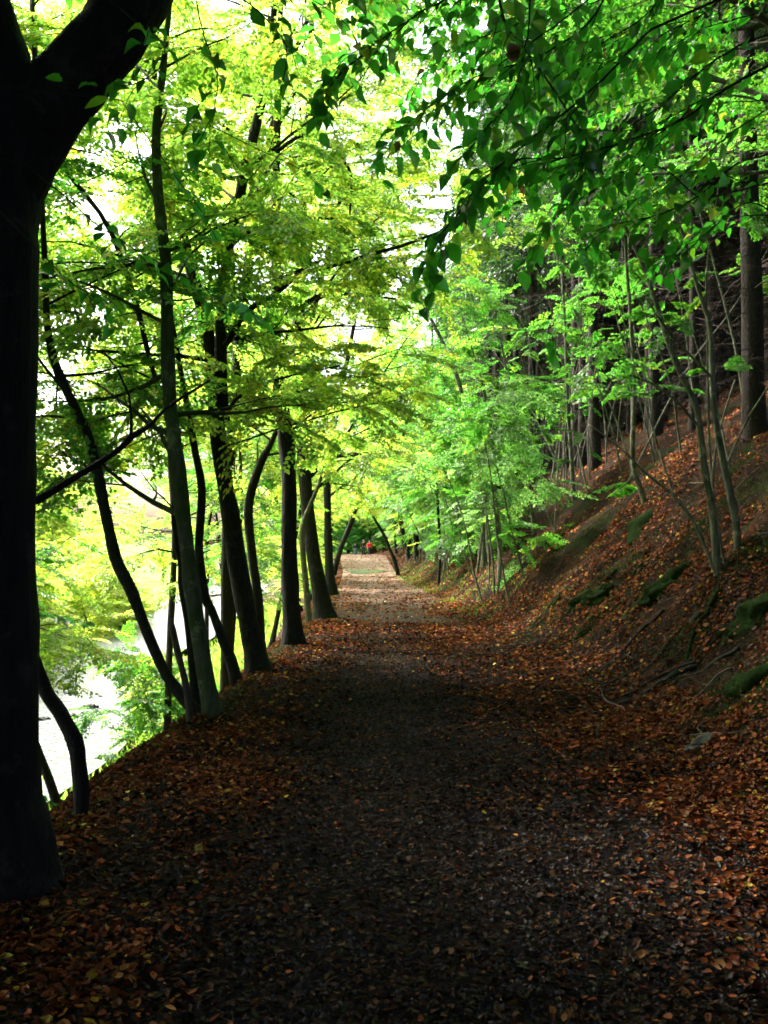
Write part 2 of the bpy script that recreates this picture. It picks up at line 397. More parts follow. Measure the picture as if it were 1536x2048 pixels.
def over_path(p):
    if p[1] < 8.5 and p[1] > 0 and p[2] < 1.6+.58*p[1]+.3: return True
    return p[1] < 124 and XL(p[1])-1.3 < p[0] < XR(p[1])+.7 and p[2] < 2.9+.012*p[1]
def limb_path(rng, p, az, el, L, n=7, wander=.12, lift=0.0):
    d = np.array([math.cos(el)*math.sin(az), math.cos(el)*math.cos(az), math.sin(el)]); pts = [np.array(p, float)]
    for i in range(n-1):
        d = d+rng.normal(0, wander, 3)*[1, 1, .7]+np.array([0, 0, lift]); d /= np.linalg.norm(d)
        pts.append(pts[-1]+d*L/(n-1))
    return np.array(pts)
def grow(rng, tb, path, rad, t0=0.3, n_limbs=22, limb_len=3.0, el=0.35, side=None, sub=5, sub_len=.38, spr=2, lift=-0.01, r_lim=.32, S=1.0, end_only=False, elv=.25, clear=None, world=True):
    """limbs off a trunk polyline; returns spray frames"""
    O = []; D = []; U = []; SS = []
    n = len(path); az0 = rng.rand()*6.28
    def spray_at(p, d):
        if clear is not None and clear(p): return
        if world and over_path(p): return
        d = d+rng.normal(0, .22, 3); d[2] = d[2]*.4-0.06; d /= np.linalg.norm(d)
        u = np.array([0, 0, 1.0])+rng.normal(0, .22, 3)
        O.append(p); D.append(d); U.append(u); SS.append(S*rng.uniform(.75, 1.2))
    for i in range(n_limbs):
        t = t0+(1-t0)*((i+rng.rand())/n_limbs); k = t*(n-1); a = int(min(k, n-2)); fr = k-a
        p = path[a]*(1-fr)+path[a+1]*fr; r = rad[a]*(1-fr)+rad[a+1]*fr
        az = az0+i*2.4+rng.normal(0, .35)
        if side is not None and rng.rand() < side[1]: az = side[0]+rng.normal(0, .7)
        ft = (t-t0)/(1-t0)
        L = limb_len*(1-.55*ft)*rng.uniform(.65, 1.2)
        lp = limb_path(rng, p, az, el+rng.normal(0, elv)+.5*ft*ft, L, 7, .12, lift)
        if clear is not None and clear(lp[3]): continue
        if world and (over_path(lp[-1]) or over_path(lp[4])): continue
        r0 = min(r*r_lim*1.3, .008+.009*L); lr = np.linspace(r0, .004, 7)
        tb.add(lp, lr, 5)
        for j in range(sub):
            q = 1+int((j+rng.rand())/sub*5.5); q = min(q, 6)
            d = lp[q]-lp[q-1]; azz = math.atan2(d[0], d[1])+rng.choice([-1, 1])*rng.uniform(.5, 1.1)
            sp = limb_path(rng, lp[q], azz, rng.normal(.05, .2), L*sub_len*rng.uniform(.6, 1.1), 4, .12, -.01)
            tb.add(sp, np.linspace(lr[q]*.6, .003, 4), 3, cap=False)
            for m in range(spr):
                b = 3-m if 3-m > 0 else 1
                spray_at(sp[b], sp[b]-sp[b-1])
        spray_at(lp[-1], lp[-1]-lp[-2]); spray_at(lp[4], lp[4]-lp[3])
    return O, D, U, SS

def make_tree(name, label, cat, group, path, rad, rng, pal, mat, lod=1, flare=True, wob=.18, sides=14, extra=None, crown=True, leaf=.072, twigs=True, base_label=None, leafmat=None, drop=0, **g):
    """path/rad: world trunk polyline (base first)"""
    base = path[0]; root = empty(name, base, label, cat, group)
    n = max(12, len(path)*3); q = smooth_path(np.column_stack([path, rad]), n); P = q[:, :3]; R = np.maximum(q[:, 3], .004)
    tb = Tubes()
    if flare:
        h = np.cumsum(np.r_[0, np.linalg.norm(np.diff(P, axis=0), axis=1)]); r0 = R[0]
        R = R*(1+.38*np.exp(-h/(r0*1.6)))
        P = P.copy(); P0 = P[0]-np.array([0, 0, .25]); P = np.vstack([P0, P]); R = np.r_[R[0]*1.15, R]
        for k in range(6):                                  # root buttresses
            az = k*1.05+rng.rand()*.7; L = r0*rng.uniform(1.3, 2.4)
            e = base+np.array([math.sin(az), math.cos(az), 0])*L; e[2] = H(e[0], e[1])-.04
            m_ = (base+e)/2+np.array([0, 0, r0*.25])
            tb.add(smooth_path([base+np.array([0, 0, r0*1.3]), m_, e], 6), np.linspace(r0*.55, r0*.12, 6), 7, .3, k)
    tb.add(P, R, sides, wob, rng.randint(50))
    O = D = U = S = []
    if crown:
        O, D, U, S = grow(rng, tb, P, R, **g)
    if extra:
        for ex in extra: 
            o2 = ex(tb, rng); O = O+o2[0]; D = D+o2[1]; U = U+o2[2]; S = S+o2[3]
    tb.build('trunk', mat, root, base)
    if len(O):
        V, T, ms, mi, c = crown_mesh('crown', rng, O, D, U, S, pal, lod, leaf, twigs, mat=leafmat, drop=drop)
        link('crown', mesh_tris('crown', V-base[None], T, ms, mi, c), root)
    return root
def copy_tree(root, loc, rz, s, label=None, group=None):
    r = root.copy(); C.objects.link(r); r.location = Vector(loc); r.rotation_euler = (0, 0, rz); r.scale = (s,)*3
    if label: r['label'] = label
    if group: r['group'] = group
    for ch in list(root.children):
        c = ch.copy(); C.objects.link(c); c.parent = r
    return r
#@@SECTION terrain
# ------------------------------------------------------------------ terrain meshes
def rows():
    y = list(np.arange(-12, 0, .5))+list(np.arange(0, 14, .07))
    v = 14.0; st = .07
    while v < 900: y.append(v); st = min(st*1.022, 25); v += st
    return np.array(y+[900.0])
RY = rows()
def sheet(name, Xf, offs, mat, kind='structure', skip=1, flat=False):
    Y = RY; X = Xf(Y[:, None], offs[None]); YY = Y[:, None]+0*X; Z = H(X, YY)
    V = np.stack([X, YY, Z], -1).reshape(-1, 3); nr, nc = X.shape
    i = (np.arange(nr-1)[:, None]*nc+np.arange(nc-1)[None]).ravel()
    me = mesh_tris(name, V, np.stack([i, i+1, i+nc+1, i+nc], -1), [mat])
    if flat:
        a = me.attributes.new('flat', 'FLOAT', 'POINT')
        t = (XL(YY)-X).ravel(); f = sstep(14.5, 17.5, t+1.2*fbm(V[:, 0]*.4, V[:, 1]*.4)) + 0.55*sstep(4.4, 6.5, t)*sstep(-.15, .1, fbm(V[:, 0]*.7, V[:, 1]*.7))
        a.data.foreach_set('value', np.clip(f, 0, 1).astype(np.float32))
    o = link(name, me); o['kind'] = kind; return o
r_off = np.r_[np.arange(0, 5.5, .07), 5.5*1.09**np.arange(0, 54)]
l_off = np.r_[np.arange(0, 5.5, .08), 5.5*1.085**np.arange(0, 58)]
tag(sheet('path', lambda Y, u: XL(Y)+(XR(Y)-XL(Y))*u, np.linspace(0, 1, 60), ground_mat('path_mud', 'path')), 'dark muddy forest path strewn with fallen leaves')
tag(sheet('hillside_ground', lambda Y, o: XR(Y)+o, r_off, ground_mat('hill_soil', 'hill')), 'steep leaf covered bank rising on the right')
tag(sheet('valley_ground', lambda Y, o: XL(Y)-o[:, ::-1], l_off, ground_mat('valley_soil', 'valley'), flat=True), 'steep bank falling left to a bright valley floor')
# stream
m, n, o = new_mat('stream_water')
gl = N(n, 'ShaderNodeBsdfPrincipled', i_Roughness=0.09); gl.inputs['Base Color'].default_value = (.08, .09, .09, 1); gl.inputs['Specular IOR Level'].default_value = 0.9
tc = N(n, 'ShaderNodeTexCoord'); nz = N(n, 'ShaderNodeTexNoise', i_Scale=3.5, i_Detail=4.0); n.links.new(tc.outputs['Object'], nz.inputs['Vector'])
b = N(n, 'ShaderNodeBump', i_Strength=1.0, i_Distance=.12); n.links.new(nz.outputs[0], b.inputs['Height']); n.links.new(b.outputs[0], gl.inputs['Normal']); n.links.new(gl.outputs[0], o.inputs[0])
M_water = m
ys = np.r_[np.arange(-12, 60, 1.0), np.arange(60, 400, 6.0)]
cx = XL(ys)-10.3-2.6*sstep(15, 60, ys)+.8*np.sin(ys*.11); hw = 4.2+.8*np.sin(ys*.23+1)
uu = np.linspace(-1, 1, 9)
V = np.stack([cx[:, None]+hw[:, None]*uu[None], ys[:, None]+0*uu[None], np.full((len(ys), 9), WATER_Z+.22)], -1).reshape(-1, 3)
i = (np.arange(len(ys)-1)[:, None]*9+np.arange(8)[None]).ravel()
tag(link('stream', mesh_tris('stream', V, np.stack([i, i+1, i+10, i+9], -1), [M_water])), 'pale shining stream below the bank', kind='structure')
#@@SECTION litter
# ------------------------------------------------------------------ leaf litter
rl = np.random.RandomState(11)
LIT = np.array([(.29, .078, .020), (.40, .13, .035), (.21, .048, .016), (.46, .21, .06), (.10, .03, .010), (.52, .34, .03), (.60, .50, .08), (.24, .11, .04)])
LW = np.array([.24, .18, .22, .07, .22, .03, .014, .03])
DARK = np.array([(.035, .022, .018), (.055, .03, .02), (.022, .016, .015), (.09, .04, .02)])
def litter(name, y0, y1, dens, size, lod, label, xr=(-3.2, 9)):
    A = (y1-y0)*(xr[1]-xr[0]); n = int(A*dens)
    Y = rl.uniform(y0, y1, n); X = rl.uniform(xr[0], xr[1], n)
    # keep what the camera could see from about here
    k = (np.abs(X-0.02*Y) < .50*Y+.8); X = X[k]; Y = Y[k]
    u = (X-XL(Y))/(XR(Y)-XL(Y)); s = X-XR(Y); t = XL(Y)-X
    nz_ = fbm(X*.9+5, Y*.6, 3); nb = fbm(X*.45+40, Y*.45+3, 3)
    pr = .95-.74*np.exp(-((u-.40)/.19)**2)*(1-.25*sstep(8, 20, Y))-.45*np.exp(-((u-.72)/.12)**2)*(1-sstep(5, 9, Y))
    pr = pr*(.75+1.2*nz_)
    nc = fbm(X*1.5+9, Y*1.1+70, 3); pr = np.where(s > .6, .66+1.2*nb-.25*np.clip(s-1.2, 0, 2.4)+1.9*nc*sstep(.6, 1.4, s), pr); pr = pr*(1+1.5*fbm(X*3.1, Y*3.1+11, 2))
    pr = np.where(t > .3, .55+nb, pr)
    pr = np.where((u > 0) & (u < 1), np.maximum(pr, .19*(1-sstep(18, 30, Y)))*(1-.66*sstep(18, 40, Y)), pr)
    k = rl.rand(len(X)) < np.minimum(pr, .97); X = X[k]; Y = Y[k]; u = u[k]; s = s[k]; nz_ = nz_[k]
    n = len(X); Z = H(X, Y)
    e = .03; nx = -(H(X+e, Y)-H(X-e, Y))/(2*e); ny = -(H(X, Y+e)-H(X, Y-e))/(2*e)
    Nn = np.stack([nx, ny, np.ones(n)], -1); Nn /= np.linalg.norm(Nn, axis=1)[:, None]
    tilt = rl.normal(0, .33, (n, 3)); Nn2 = Nn+tilt; Nn2 /= np.linalg.norm(Nn2, axis=1)[:, None]
    az = rl.rand(n)*6.283; A_ = np.stack([np.cos(az), np.sin(az), 0*az], -1); A_ -= Nn2*(A_*Nn2).sum(1)[:, None]; A_ /= np.linalg.norm(A_, axis=1)[:, None]
    L = size*(.4+1.05*rl.rand(n)**1.5); W = L*rl.uniform(.5, .95, n)
    P = np.stack([X, Y, Z], -1)+Nn*rl.uniform(.004, .03, n)[:, None]-A_*L[:, None]*.5
    idx = np.searchsorted(np.cumsum(LW/LW.sum()), rl.rand(n)); c = LIT[np.minimum(idx, 7)]
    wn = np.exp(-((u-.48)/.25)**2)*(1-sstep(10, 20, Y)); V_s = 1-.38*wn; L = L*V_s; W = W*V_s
    # trodden, soaked leaves in mid path; their falloff with distance paints brighter light
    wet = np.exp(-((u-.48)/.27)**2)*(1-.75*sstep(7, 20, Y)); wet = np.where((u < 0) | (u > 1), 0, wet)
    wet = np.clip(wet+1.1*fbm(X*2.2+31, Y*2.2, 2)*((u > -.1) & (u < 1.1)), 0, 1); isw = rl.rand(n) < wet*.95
    c = np.where(isw[:, None], DARK[rl.randint(0, 4, n)]*.42, c)*(.26+.85*rl.rand(n, 1)**1.7)*(.72+.3*sstep(8, 18, Y[:, None]))  # leaf colour lightened with distance to stand in for stronger light
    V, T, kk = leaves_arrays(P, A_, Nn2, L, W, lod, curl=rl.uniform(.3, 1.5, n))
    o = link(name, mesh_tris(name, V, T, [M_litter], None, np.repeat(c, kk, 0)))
    tag(o, label, 'leaf litter', kind='stuff'); return n
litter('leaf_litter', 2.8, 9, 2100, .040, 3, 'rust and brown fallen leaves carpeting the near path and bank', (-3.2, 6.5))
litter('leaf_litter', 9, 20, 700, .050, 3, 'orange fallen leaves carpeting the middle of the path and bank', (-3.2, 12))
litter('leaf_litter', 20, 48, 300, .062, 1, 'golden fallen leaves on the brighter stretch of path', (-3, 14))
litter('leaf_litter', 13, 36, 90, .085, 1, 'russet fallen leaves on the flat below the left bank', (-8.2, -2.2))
litter('leaf_litter', 48, 135, 50, .085, 1, 'pale fallen leaves on the far path by the walkers', (-4, 10))
def crumbs(n, y0, y1, smin, smax, label):
    Y = y0+(y1-y0)*rl.rand(n)**1.4; u = np.clip(rl.normal(.48, .27, n), -.05, 1.1); X = XL(Y)+u*(XR(Y)-XL(Y)); Z = H(X, Y)
    v = np.array([(1, 0, 0), (-1, 0, 0), (0, 1, 0), (0, -1, 0), (0, 0, .7), (0, 0, -.7)]); t = np.array([(0, 2, 4), (2, 1, 4), (1, 3, 4), (3, 0, 4), (2, 0, 5), (1, 2, 5), (3, 1, 5), (0, 3, 5)])
    sz = smin+(smax-smin)*rl.rand(n)**3; a = rl.rand(n)*6.28; ca, sa = np.cos(a), np.sin(a); jit = rl.uniform(.55, 1.3, (n, 6, 3))
    L = v[None]*jit*sz[:, None, None]; V = np.stack([L[..., 0]*ca[:, None]-L[..., 1]*sa[:, None], L[..., 0]*sa[:, None]+L[..., 1]*ca[:, None], L[..., 2]], -1)+np.stack([X, Y, Z+sz*.2], -1)[:, None]
    T = t[None]+(np.arange(n)*6)[:, None, None]; c = np.array([.020, .019, .021])*(.4+1.8*rl.rand(n, 1)**2)
    me = mesh_tris('mud_crumbs', V.reshape(-1, 3), T.reshape(-1, 3), [M_litter], None, np.repeat(c, 6, 0), smooth=False)
    tag(link('mud_crumbs', me), label, 'mud crumbs', kind='stuff')
def fine_litter(n, path=False):
    Y = rl.uniform(4, 22, n) if not path else 2.8+17*rl.rand(n)**1.3; X = XR(Y)+rl.uniform(-.3, 6, n) if not path else XL(Y)-.6+rl.rand(n)*4.8; k = X < .5*Y+.6; X = X[k]; Y = Y[k]; n = len(X); Z = H(X, Y)
    e = .03; nx = -(H(X+e, Y)-H(X-e, Y))/(2*e); ny = -(H(X, Y+e)-H(X, Y-e))/(2*e)
    Nn = np.stack([nx, ny, np.ones(n)], -1)+rl.normal(0, .35, (n, 3)); Nn /= np.linalg.norm(Nn, axis=1)[:, None]
    a = rl.rand(n)*6.283; A = np.stack([np.cos(a), np.sin(a), 0*a], -1); A -= Nn*(A*Nn).sum(1)[:, None]; A /= np.linalg.norm(A, axis=1)[:, None]
    L = rl.uniform(.012, .045, n); c = np.array([(.05, .026, .014), (.022, .014, .010), (.09, .045, .02), (.03, .03, .012)])[rl.randint(0, 4, n)]*rl.uniform(.4, 1.2, (n, 1))
    V, T, kk = leaves_arrays(np.stack([X, Y, Z+.006], -1), A, Nn, L, L*rl.uniform(.15, .8, n), 1)
    tag(link('leaf_fragments', mesh_tris('leaf_fragments', V, T, [M_litter], None, np.repeat(c, kk, 0))), 'small broken leaf bits trodden into the path' if path else 'small dark broken leaf bits on the steep bank', 'leaf fragments', kind='stuff')
fine_litter(110000)
fine_litter(90000, True)
crumbs(60000, 2.8, 13, .004, .02, 'dark crumbs of mud and grit on the trodden path')
#@@SECTION left
# ------------------------------------------------------------------ trees along the left edge
def poly(pts, Y0, lean=0.0, w=None):
    """pixel centreline (x, y, width) -> world path and radii; Y0 the distance of the base, lean its drift in depth per metre of height"""
    P = []; R = []
    z0 = None
    for (x, y, wd) in pts:
        p = at(x, y, Y0)
        if z0 is None: z0 = p[2]
        Y = Y0+lean*(p[2]-z0); P.append(at(x, y, Y)); R.append(wd/2/F_PX*Y*(.88 if Y0 > 6 and wd > 24 else 1))
    return np.array(P), np.array(R)
def extend(P, R, h, dr=(0, 0), n=3, r1=.03):
    """carry a trunk on above the picture"""
    d = P[-1]-P[-2]; d = d/np.linalg.norm(d); Q = [P[-1]]; r0 = R[-1]
    for i in range(n):
        d = d*.75+np.array([dr[0], dr[1], 1.0])*.25; d /= np.linalg.norm(d); Q.append(Q[-1]+d*h/n)
    return np.vstack([P, Q[1:]]), np.r_[R, np.linspace(r0, r1, n+1)[1:]]
ROW = 'trees standing along the left edge of the path'
def base_Y(x, y): return hit(x, y)[1]

# 1 the great dark forked beech
rng = np.random.RandomState(21)
Yb = 4.7
bx = at(20, 1720, Yb); 
P, R = poly([(10, 1740, 222), (4, 1690, 204), (-12, 1600, 186), (-20, 1400, 186), (-26, 1100, 186), (-28, 800, 190), (-28, 560, 196), (-22, 420, 196), (0, 300, 190), (5, 200, 150), (-30, 60, 135), (-60, -60, 125), (-110, -400, 105)], Yb)
P[0][2] = H(P[0][0], P[0][1])
P, R = extend(P, R, 7, (-.15, .1), 4, .05)
def fork(tb, rng):
    Q, r = poly([(0, 400, 150), (60, 270, 165), (140, 165, 150), (215, 80, 140), (285, -30, 130), (360, -170, 120), (430, -380, 105)], Yb, .05)
    Q, r = extend(Q, r, 7, (.35, .0), 4, .03)
    q = smooth_path(np.column_stack([Q, r]), 30); tb.add(q[:, :3], q[:, 3], 14, .18, 4)
    o1 = grow(rng, tb, q[:, :3], q[:, 3], t0=.5, n_limbs=24, limb_len=3.6, el=.15, sub=6, spr=3, clear=lambda p: p[2] < 1.6+.62*p[1]+.6 and p[1] > 0)
    # the black limb reaching right over the slope
    Q2, r2 = poly([(20, 1015, 24), (70, 1002, 17), (150, 955, 13), (230, 905, 12), (262, 875, 14), (300, 850, 9), (335, 815, 7), (420, 760, 4)], Yb+.1, .6)
    q = smooth_path(np.column_stack([Q2, r2]), 20); tb.add(q[:, :3], q[:, 3]*1.0, 7, .3, 9)
    Q3, r3 = poly([(262, 875, 8), (262, 830, 5), (258, 790, 5), (235, 740, 4), (205, 700, 3)], Yb+.3)
    tb.add(Q3, r3, 5)
    return o1
make_tree('beech_tree', 'huge black forked beech trunk filling the left border of the path', 'tree', ROW, P, R, rng, 'deepgreen', M_bark_black, 1, sides=24, wob=.10, flare=False,
          extra=[fork], t0=.62, n_limbs=30, limb_len=4.2, el=.1, sub=6, spr=3, clear=lambda p: p[2] < 1.6+.62*p[1]+.6 and p[1] > 0)

# 2 other trees of the row: (label, centreline, lean in depth, palette, bark, kw)
def rowtree(seed, name, label, pts, mat, pal, Yd=None, lean=0.0, ext=4, dr=(0, 0), cat='tree', **kw):
    rng = np.random.RandomState(seed)
    Yd = Yd or base_Y(pts[0][0], pts[0][1])
    kw.setdefault('clear', lambda p: p[1] < Yd+lean*max(0, p[2])-.3 and rng.rand() < .75)
    P, R = poly(pts, Yd, lean)
    P[0][2] = min(P[0][2], H(P[0][0], P[0][1]))-.02
    if ext: P, R = extend(P, R, ext, dr)
    return make_tree(name, label, cat, ROW, P, R, rng, pal, mat, **kw)
rowtree(31, 'crooked_stem', 'short crooked dark stem curving out from behind the great beech trunk', [(165, 1622, 34), (160, 1560, 32), (152, 1490, 33), (120, 1425, 30), (88, 1375, 30), (55, 1290, 30), (20, 1180, 26)], M_bark_black, 'deepgreen', 5.9, 0, 0, crown=False, flare=False, sides=10)
rowtree(32, 'hornbeam_tree', 'thin dark trunk leaning far left from the foot of the grey hornbeam', [(415, 1440, 34), (375, 1405, 30), (330, 1345, 26), (290, 1255, 25), (262, 1180, 24), (232, 1120, 23), (214, 1040, 22), (200, 970, 21), (182, 890, 20), (150, 815, 19), (118, 750, 18), (95, 660, 15), (90, 540, 12)], M_bark_dark, 'green', 9.4, .1, 3, (-.1, .1), lod=1, t0=.42, n_limbs=20, limb_len=2.4, el=.2, sub=4, spr=2, sides=10, flare=False)
rowtree(33, 'hornbeam_tree', 'grey green fluted hornbeam with the leaning thin trunk at its foot', [(428, 1440, 42), (408, 1330, 38), (392, 1230, 37), (374, 1100, 36), (360, 980, 38), (348, 880, 34), (338, 780, 31), (334, 640, 28), (331, 520, 26), (318, 400, 22), (312, 270, 18), (328, 120, 14), (340, 0, 10)], M_bark_grey, 'yellowgreen', 9.3, .12, 7, (0, .1), t0=.22, n_limbs=36, limb_len=2.5, el=.25, sub=6, spr=2, sides=14)
rowtree(34, 'hornbeam_tree', 'slim dark stem bowed to the left just behind the grey hornbeam', [(395, 1345, 20), (380, 1270, 18), (366, 1180, 17), (362, 1120, 17), (350, 1040, 15), (352, 950, 14), (340, 860, 12), (300, 720, 11), (270, 600, 11), (215, 450, 10), (130, 340, 8)], M_bark_dark, 'yellowgreen', 11.0, .1, 2, (-.3, 0), t0=.45, n_limbs=22, limb_len=2.8, sub=5, spr=2, sides=8)
def bare_limbs(specs, Y0, n_l=5):
    def f(tb, rng):
        out = [[], [], [], []]
        for pts, ln in specs:
            P = np.array([at(a, b_, Y0+ln*i) for i, (a, b_, c_) in enumerate(pts)]); r = np.array([c_ for _, _, c_ in pts])/2/F_PX*Y0
            q = smooth_path(np.column_stack([P, r]), 22); tb.add(q[:, :3]+np.cumsum(rng.normal(0, .006, (22, 3)), 0), q[:, 3], 7, .2, rng.randint(40))
            o1 = grow(rng, tb, q[:, :3], q[:, 3], t0=.3, n_limbs=n_l, limb_len=1.1, el=.1, sub=3, spr=1, S=.8)
            out = [a+b_ for a, b_ in zip(out, o1)]
        return out
    return f
def twin(tb, rng):
    Q, r = poly([(446, 850, 34), (442, 740, 30), (444, 620, 26), (456, 500, 25), (478, 400, 25), (500, 300, 22), (535, 150, 17), (548, 20, 13)], 12.7, .1)
    Q, r = extend(Q, r, 4, (.1, .1)); q = smooth_path(np.column_stack([Q, r]), 24); tb.add(q[:, :3], q[:, 3], 9, .15, 3)
    return grow(rng, tb, q[:, :3], q[:, 3], t0=.1, n_limbs=16, limb_len=2.8, el=.25, sub=6, spr=2)
rowtree(35, 'hornbeam_tree', 'stout dark tree forking into two upright stems over the valley', [(520, 1345, 56), (502, 1270, 46), (482, 1160, 42), (462, 1040, 40), (446, 940, 38), (434, 850, 35), (426, 740, 30), (410, 640, 28), (388, 560, 26), (368, 480, 26), (346, 400, 24), (318, 290, 22), (305, 130, 18), (318, 0, 14)], M_bark_dark, 'yellowgreen', 12.6, .12, 7, (-.1, .1), extra=[twin, bare_limbs([([(450, 690, 14), (495, 622, 12), (545, 592, 11), (600, 548, 10), (700, 520, 8), (800, 488, 7), (900, 455, 5), (960, 430, 3)], -.05), ([(455, 500, 10), (500, 462, 8), (560, 446, 7), (620, 440, 6), (690, 437, 4)], .1), ([(425, 880, 9), (470, 800, 7), (560, 760, 5), (680, 735, 3)], -.15), ([(430, 900, 5), (560, 860, 4), (700, 820, 3), (790, 800, 2)], .1)], 12.7)], t0=.38, n_limbs=26, limb_len=2.9, el=.25, sub=6, spr=2, sides=14)
rowtree(36, 'hornbeam_tree', 'thin trunk leaning left between the grey hornbeam and the stout forked tree', [(476, 1375, 26), (462, 1320, 22), (444, 1275, 20), (425, 1225, 18), (410, 1190, 18), (398, 1100, 17), (404, 980, 16), (390, 900, 14), (372, 800, 12)], M_bark_dark, 'green', 11.6, .1, 3, (-.2, 0), t0=.4, n_limbs=7, limb_len=2.0, sub=5, spr=2, sides=8)
rowtree(37, 'hornbeam_tree', 'slender trunk curving beside the right flank of the stout forked tree', [(522, 1262, 22), (514, 1190, 20), (503, 1100, 19), (497, 1010, 19), (520, 930, 16), (545, 880, 12), (575, 800, 10)], M_bark_dark, 'yellowgreen', 17.0, .1, 4, (.1, .1), t0=.4, n_limbs=8, limb_len=2.4, sub=5, spr=2, sides=8, lod=2)
rowtree(38, 'hornbeam_tree', 'upright black trunk with shaggy lower bark beside the slender curving one', [(587, 1285, 42), (581, 1200, 37), (578, 1080, 37), (578, 960, 36), (570, 860, 34), (556, 770, 26), (552, 640, 22), (553, 500, 20), (551, 350, 17), (556, 200, 14), (560, 60, 11)], M_bark_black, 'yellowgreen', 15.5, .1, 7, (0, .1), extra=[bare_limbs([([(553, 648, 12), (600, 612, 10), (655, 584, 9), (720, 592, 6), (790, 598, 4)], -.1), ([(570, 870, 5), (640, 820, 4), (720, 800, 3), (850, 795, 2)], .2), ([(556, 300, 9), (620, 270, 7), (700, 330, 6), (705, 440, 4)], .1)], 15.8)], t0=.30, n_limbs=38, limb_len=3.8, side=(1.5, .5), el=.3, sub=6, spr=2, sides=14)
rowtree(39, 'hornbeam_tree', 'dark trunk with a broad flaring foot at the edge of the path', [(650, 1225, 40), (636, 1160, 33), (624, 1090, 32), (613, 1000, 30), (606, 900, 28), (600, 780, 26), (597, 640, 24), (603, 460, 20), (612, 300, 15)], M_bark_dark, 'yellowgreen', 21, .1, 8, (0, .1), t0=.28, n_limbs=42, limb_len=4.4, side=(1.5, .45), el=.25, sub=6, spr=2, lod=2, sides=12)
rowtree(40, 'hornbeam_tree', 'thin pale stem standing against the tree with the flaring foot', [(618, 1250, 13), (610, 1150, 12), (604, 1060, 11), (625, 1000, 9), (640, 960, 7)], M_bark_hazel, 'green', 20, .1, 2, (.1, 0), t0=.5, n_limbs=6, limb_len=1.5, sub=4, spr=2, sides=7, lod=2, flare=False)
rowtree(41, 'hornbeam_tree', 'small dark trunk beyond the flaring foot where the path brightens', [(662, 1178, 22), (657, 1110, 17), (655, 1030, 16), (655, 940, 15), (665, 850, 12), (690, 740, 10)], M_bark_dark, 'yellowgreen', 31, .1, 5, (.1, 0), t0=.25, n_limbs=15, limb_len=3.8, sub=6, spr=2, lod=2, sides=9, leaf=.09)
# broken stake
tb = Tubes(); q0 = at(388, 1462, 9.0); q0[2] = H(q0[0], q0[1])-.3
tb.add(smooth_path([q0, at(375, 1390, 9.0), at(357, 1310, 9.0), at(341, 1238, 9.0)], 10), np.array([.030]*8+[.032, .026]), 8, .35, 2)
tag(tb.build('broken_stake', M_wood), 'dark broken stake leaning left in front of the grey hornbeam', 'stake')
# slender undergrowth stems down the left bank
#@@SECTION protos
# ------------------------------------------------------------------ prototypes and masses of trees behind
def proto_tree(name, seed, h, r, pal, mat, n_limbs, limb_len, t0, lod, leaf, S, label, cat, group, twigs=False, el=.25, sub=6, spr=2, lean=.15, drop=0.0):
    rng = np.random.RandomState(seed); p = np.array([0., 0., 0.]); d = np.array([rng.normal(0, lean), rng.normal(0, lean), 1.0]); pts = [p]
    for i in range(6):
        d = d+rng.normal(0, .07, 3); d /= np.linalg.norm(d); pts.append(pts[-1]+d*h/6)
    P = np.array(pts); R = np.linspace(r, r*.15, 7); q = smooth_path(np.column_stack([P, R]), 16)
    tb = Tubes(); q[0, 2] -= .5; rr = q[:, 3].copy(); rr[0] *= 1.5; tb.add(q[:, :3], rr, 9, .15, seed)
    O, D, U, S_ = grow(rng, tb, q[:, :3], q[:, 3], t0=t0, n_limbs=n_limbs, limb_len=limb_len, el=el, sub=sub, spr=spr, S=S, world=False)
    root = empty(name, (0, 0, 0), label, cat, group)
    tb.build('trunk', mat, root)
    V, T, ms, mi, c = crown_mesh('crown', rng, O, D, U, S_, pal, lod, leaf, twigs, drop=drop)
    link('crown', mesh_tris('crown', V, T, ms, mi, c), root); return root
def solo_tree(name, seed, x, y, h, r, pal, mat, n_limbs, limb_len, t0, lod, leaf, S, label, cat, group, twigs=False, el=.25, sub=6, spr=2, lean=.12, clear=None):
    rng = np.random.RandomState(seed); p = np.array([x, y, float(H(x, y))-.1]); d = np.array([rng.normal(-.04, lean), rng.normal(0, lean), 1.0]); pts = [p]
    for i in range(6):
        d = d+rng.normal(0, .09, 3)*[1, 1, .3]; d /= np.linalg.norm(d); pts.append(pts[-1]+d*h/6)
    return make_tree(name, label, cat, group, np.array(pts), np.linspace(r, r*.12, 7), rng, pal, mat, lod=lod, flare=r > .06, sides=8, leaf=leaf, twigs=twigs, t0=t0, n_limbs=n_limbs, limb_len=limb_len, el=el, sub=sub, spr=spr, S=S, clear=clear)
used = set()
def place(protos, k, x, y, rz, s, label, group):
    r = protos[k]; loc = (x, y, float(H(x, y))-.05)
    if r.name not in used:
        used.add(r.name); r.location = loc; r.rotation_euler = (0, 0, rz); r.scale = (s,)*3; r['label'] = label; r['group'] = group; return r
    return copy_tree(r, loc, rz, s, label, group)

rv = np.random.RandomState(5)
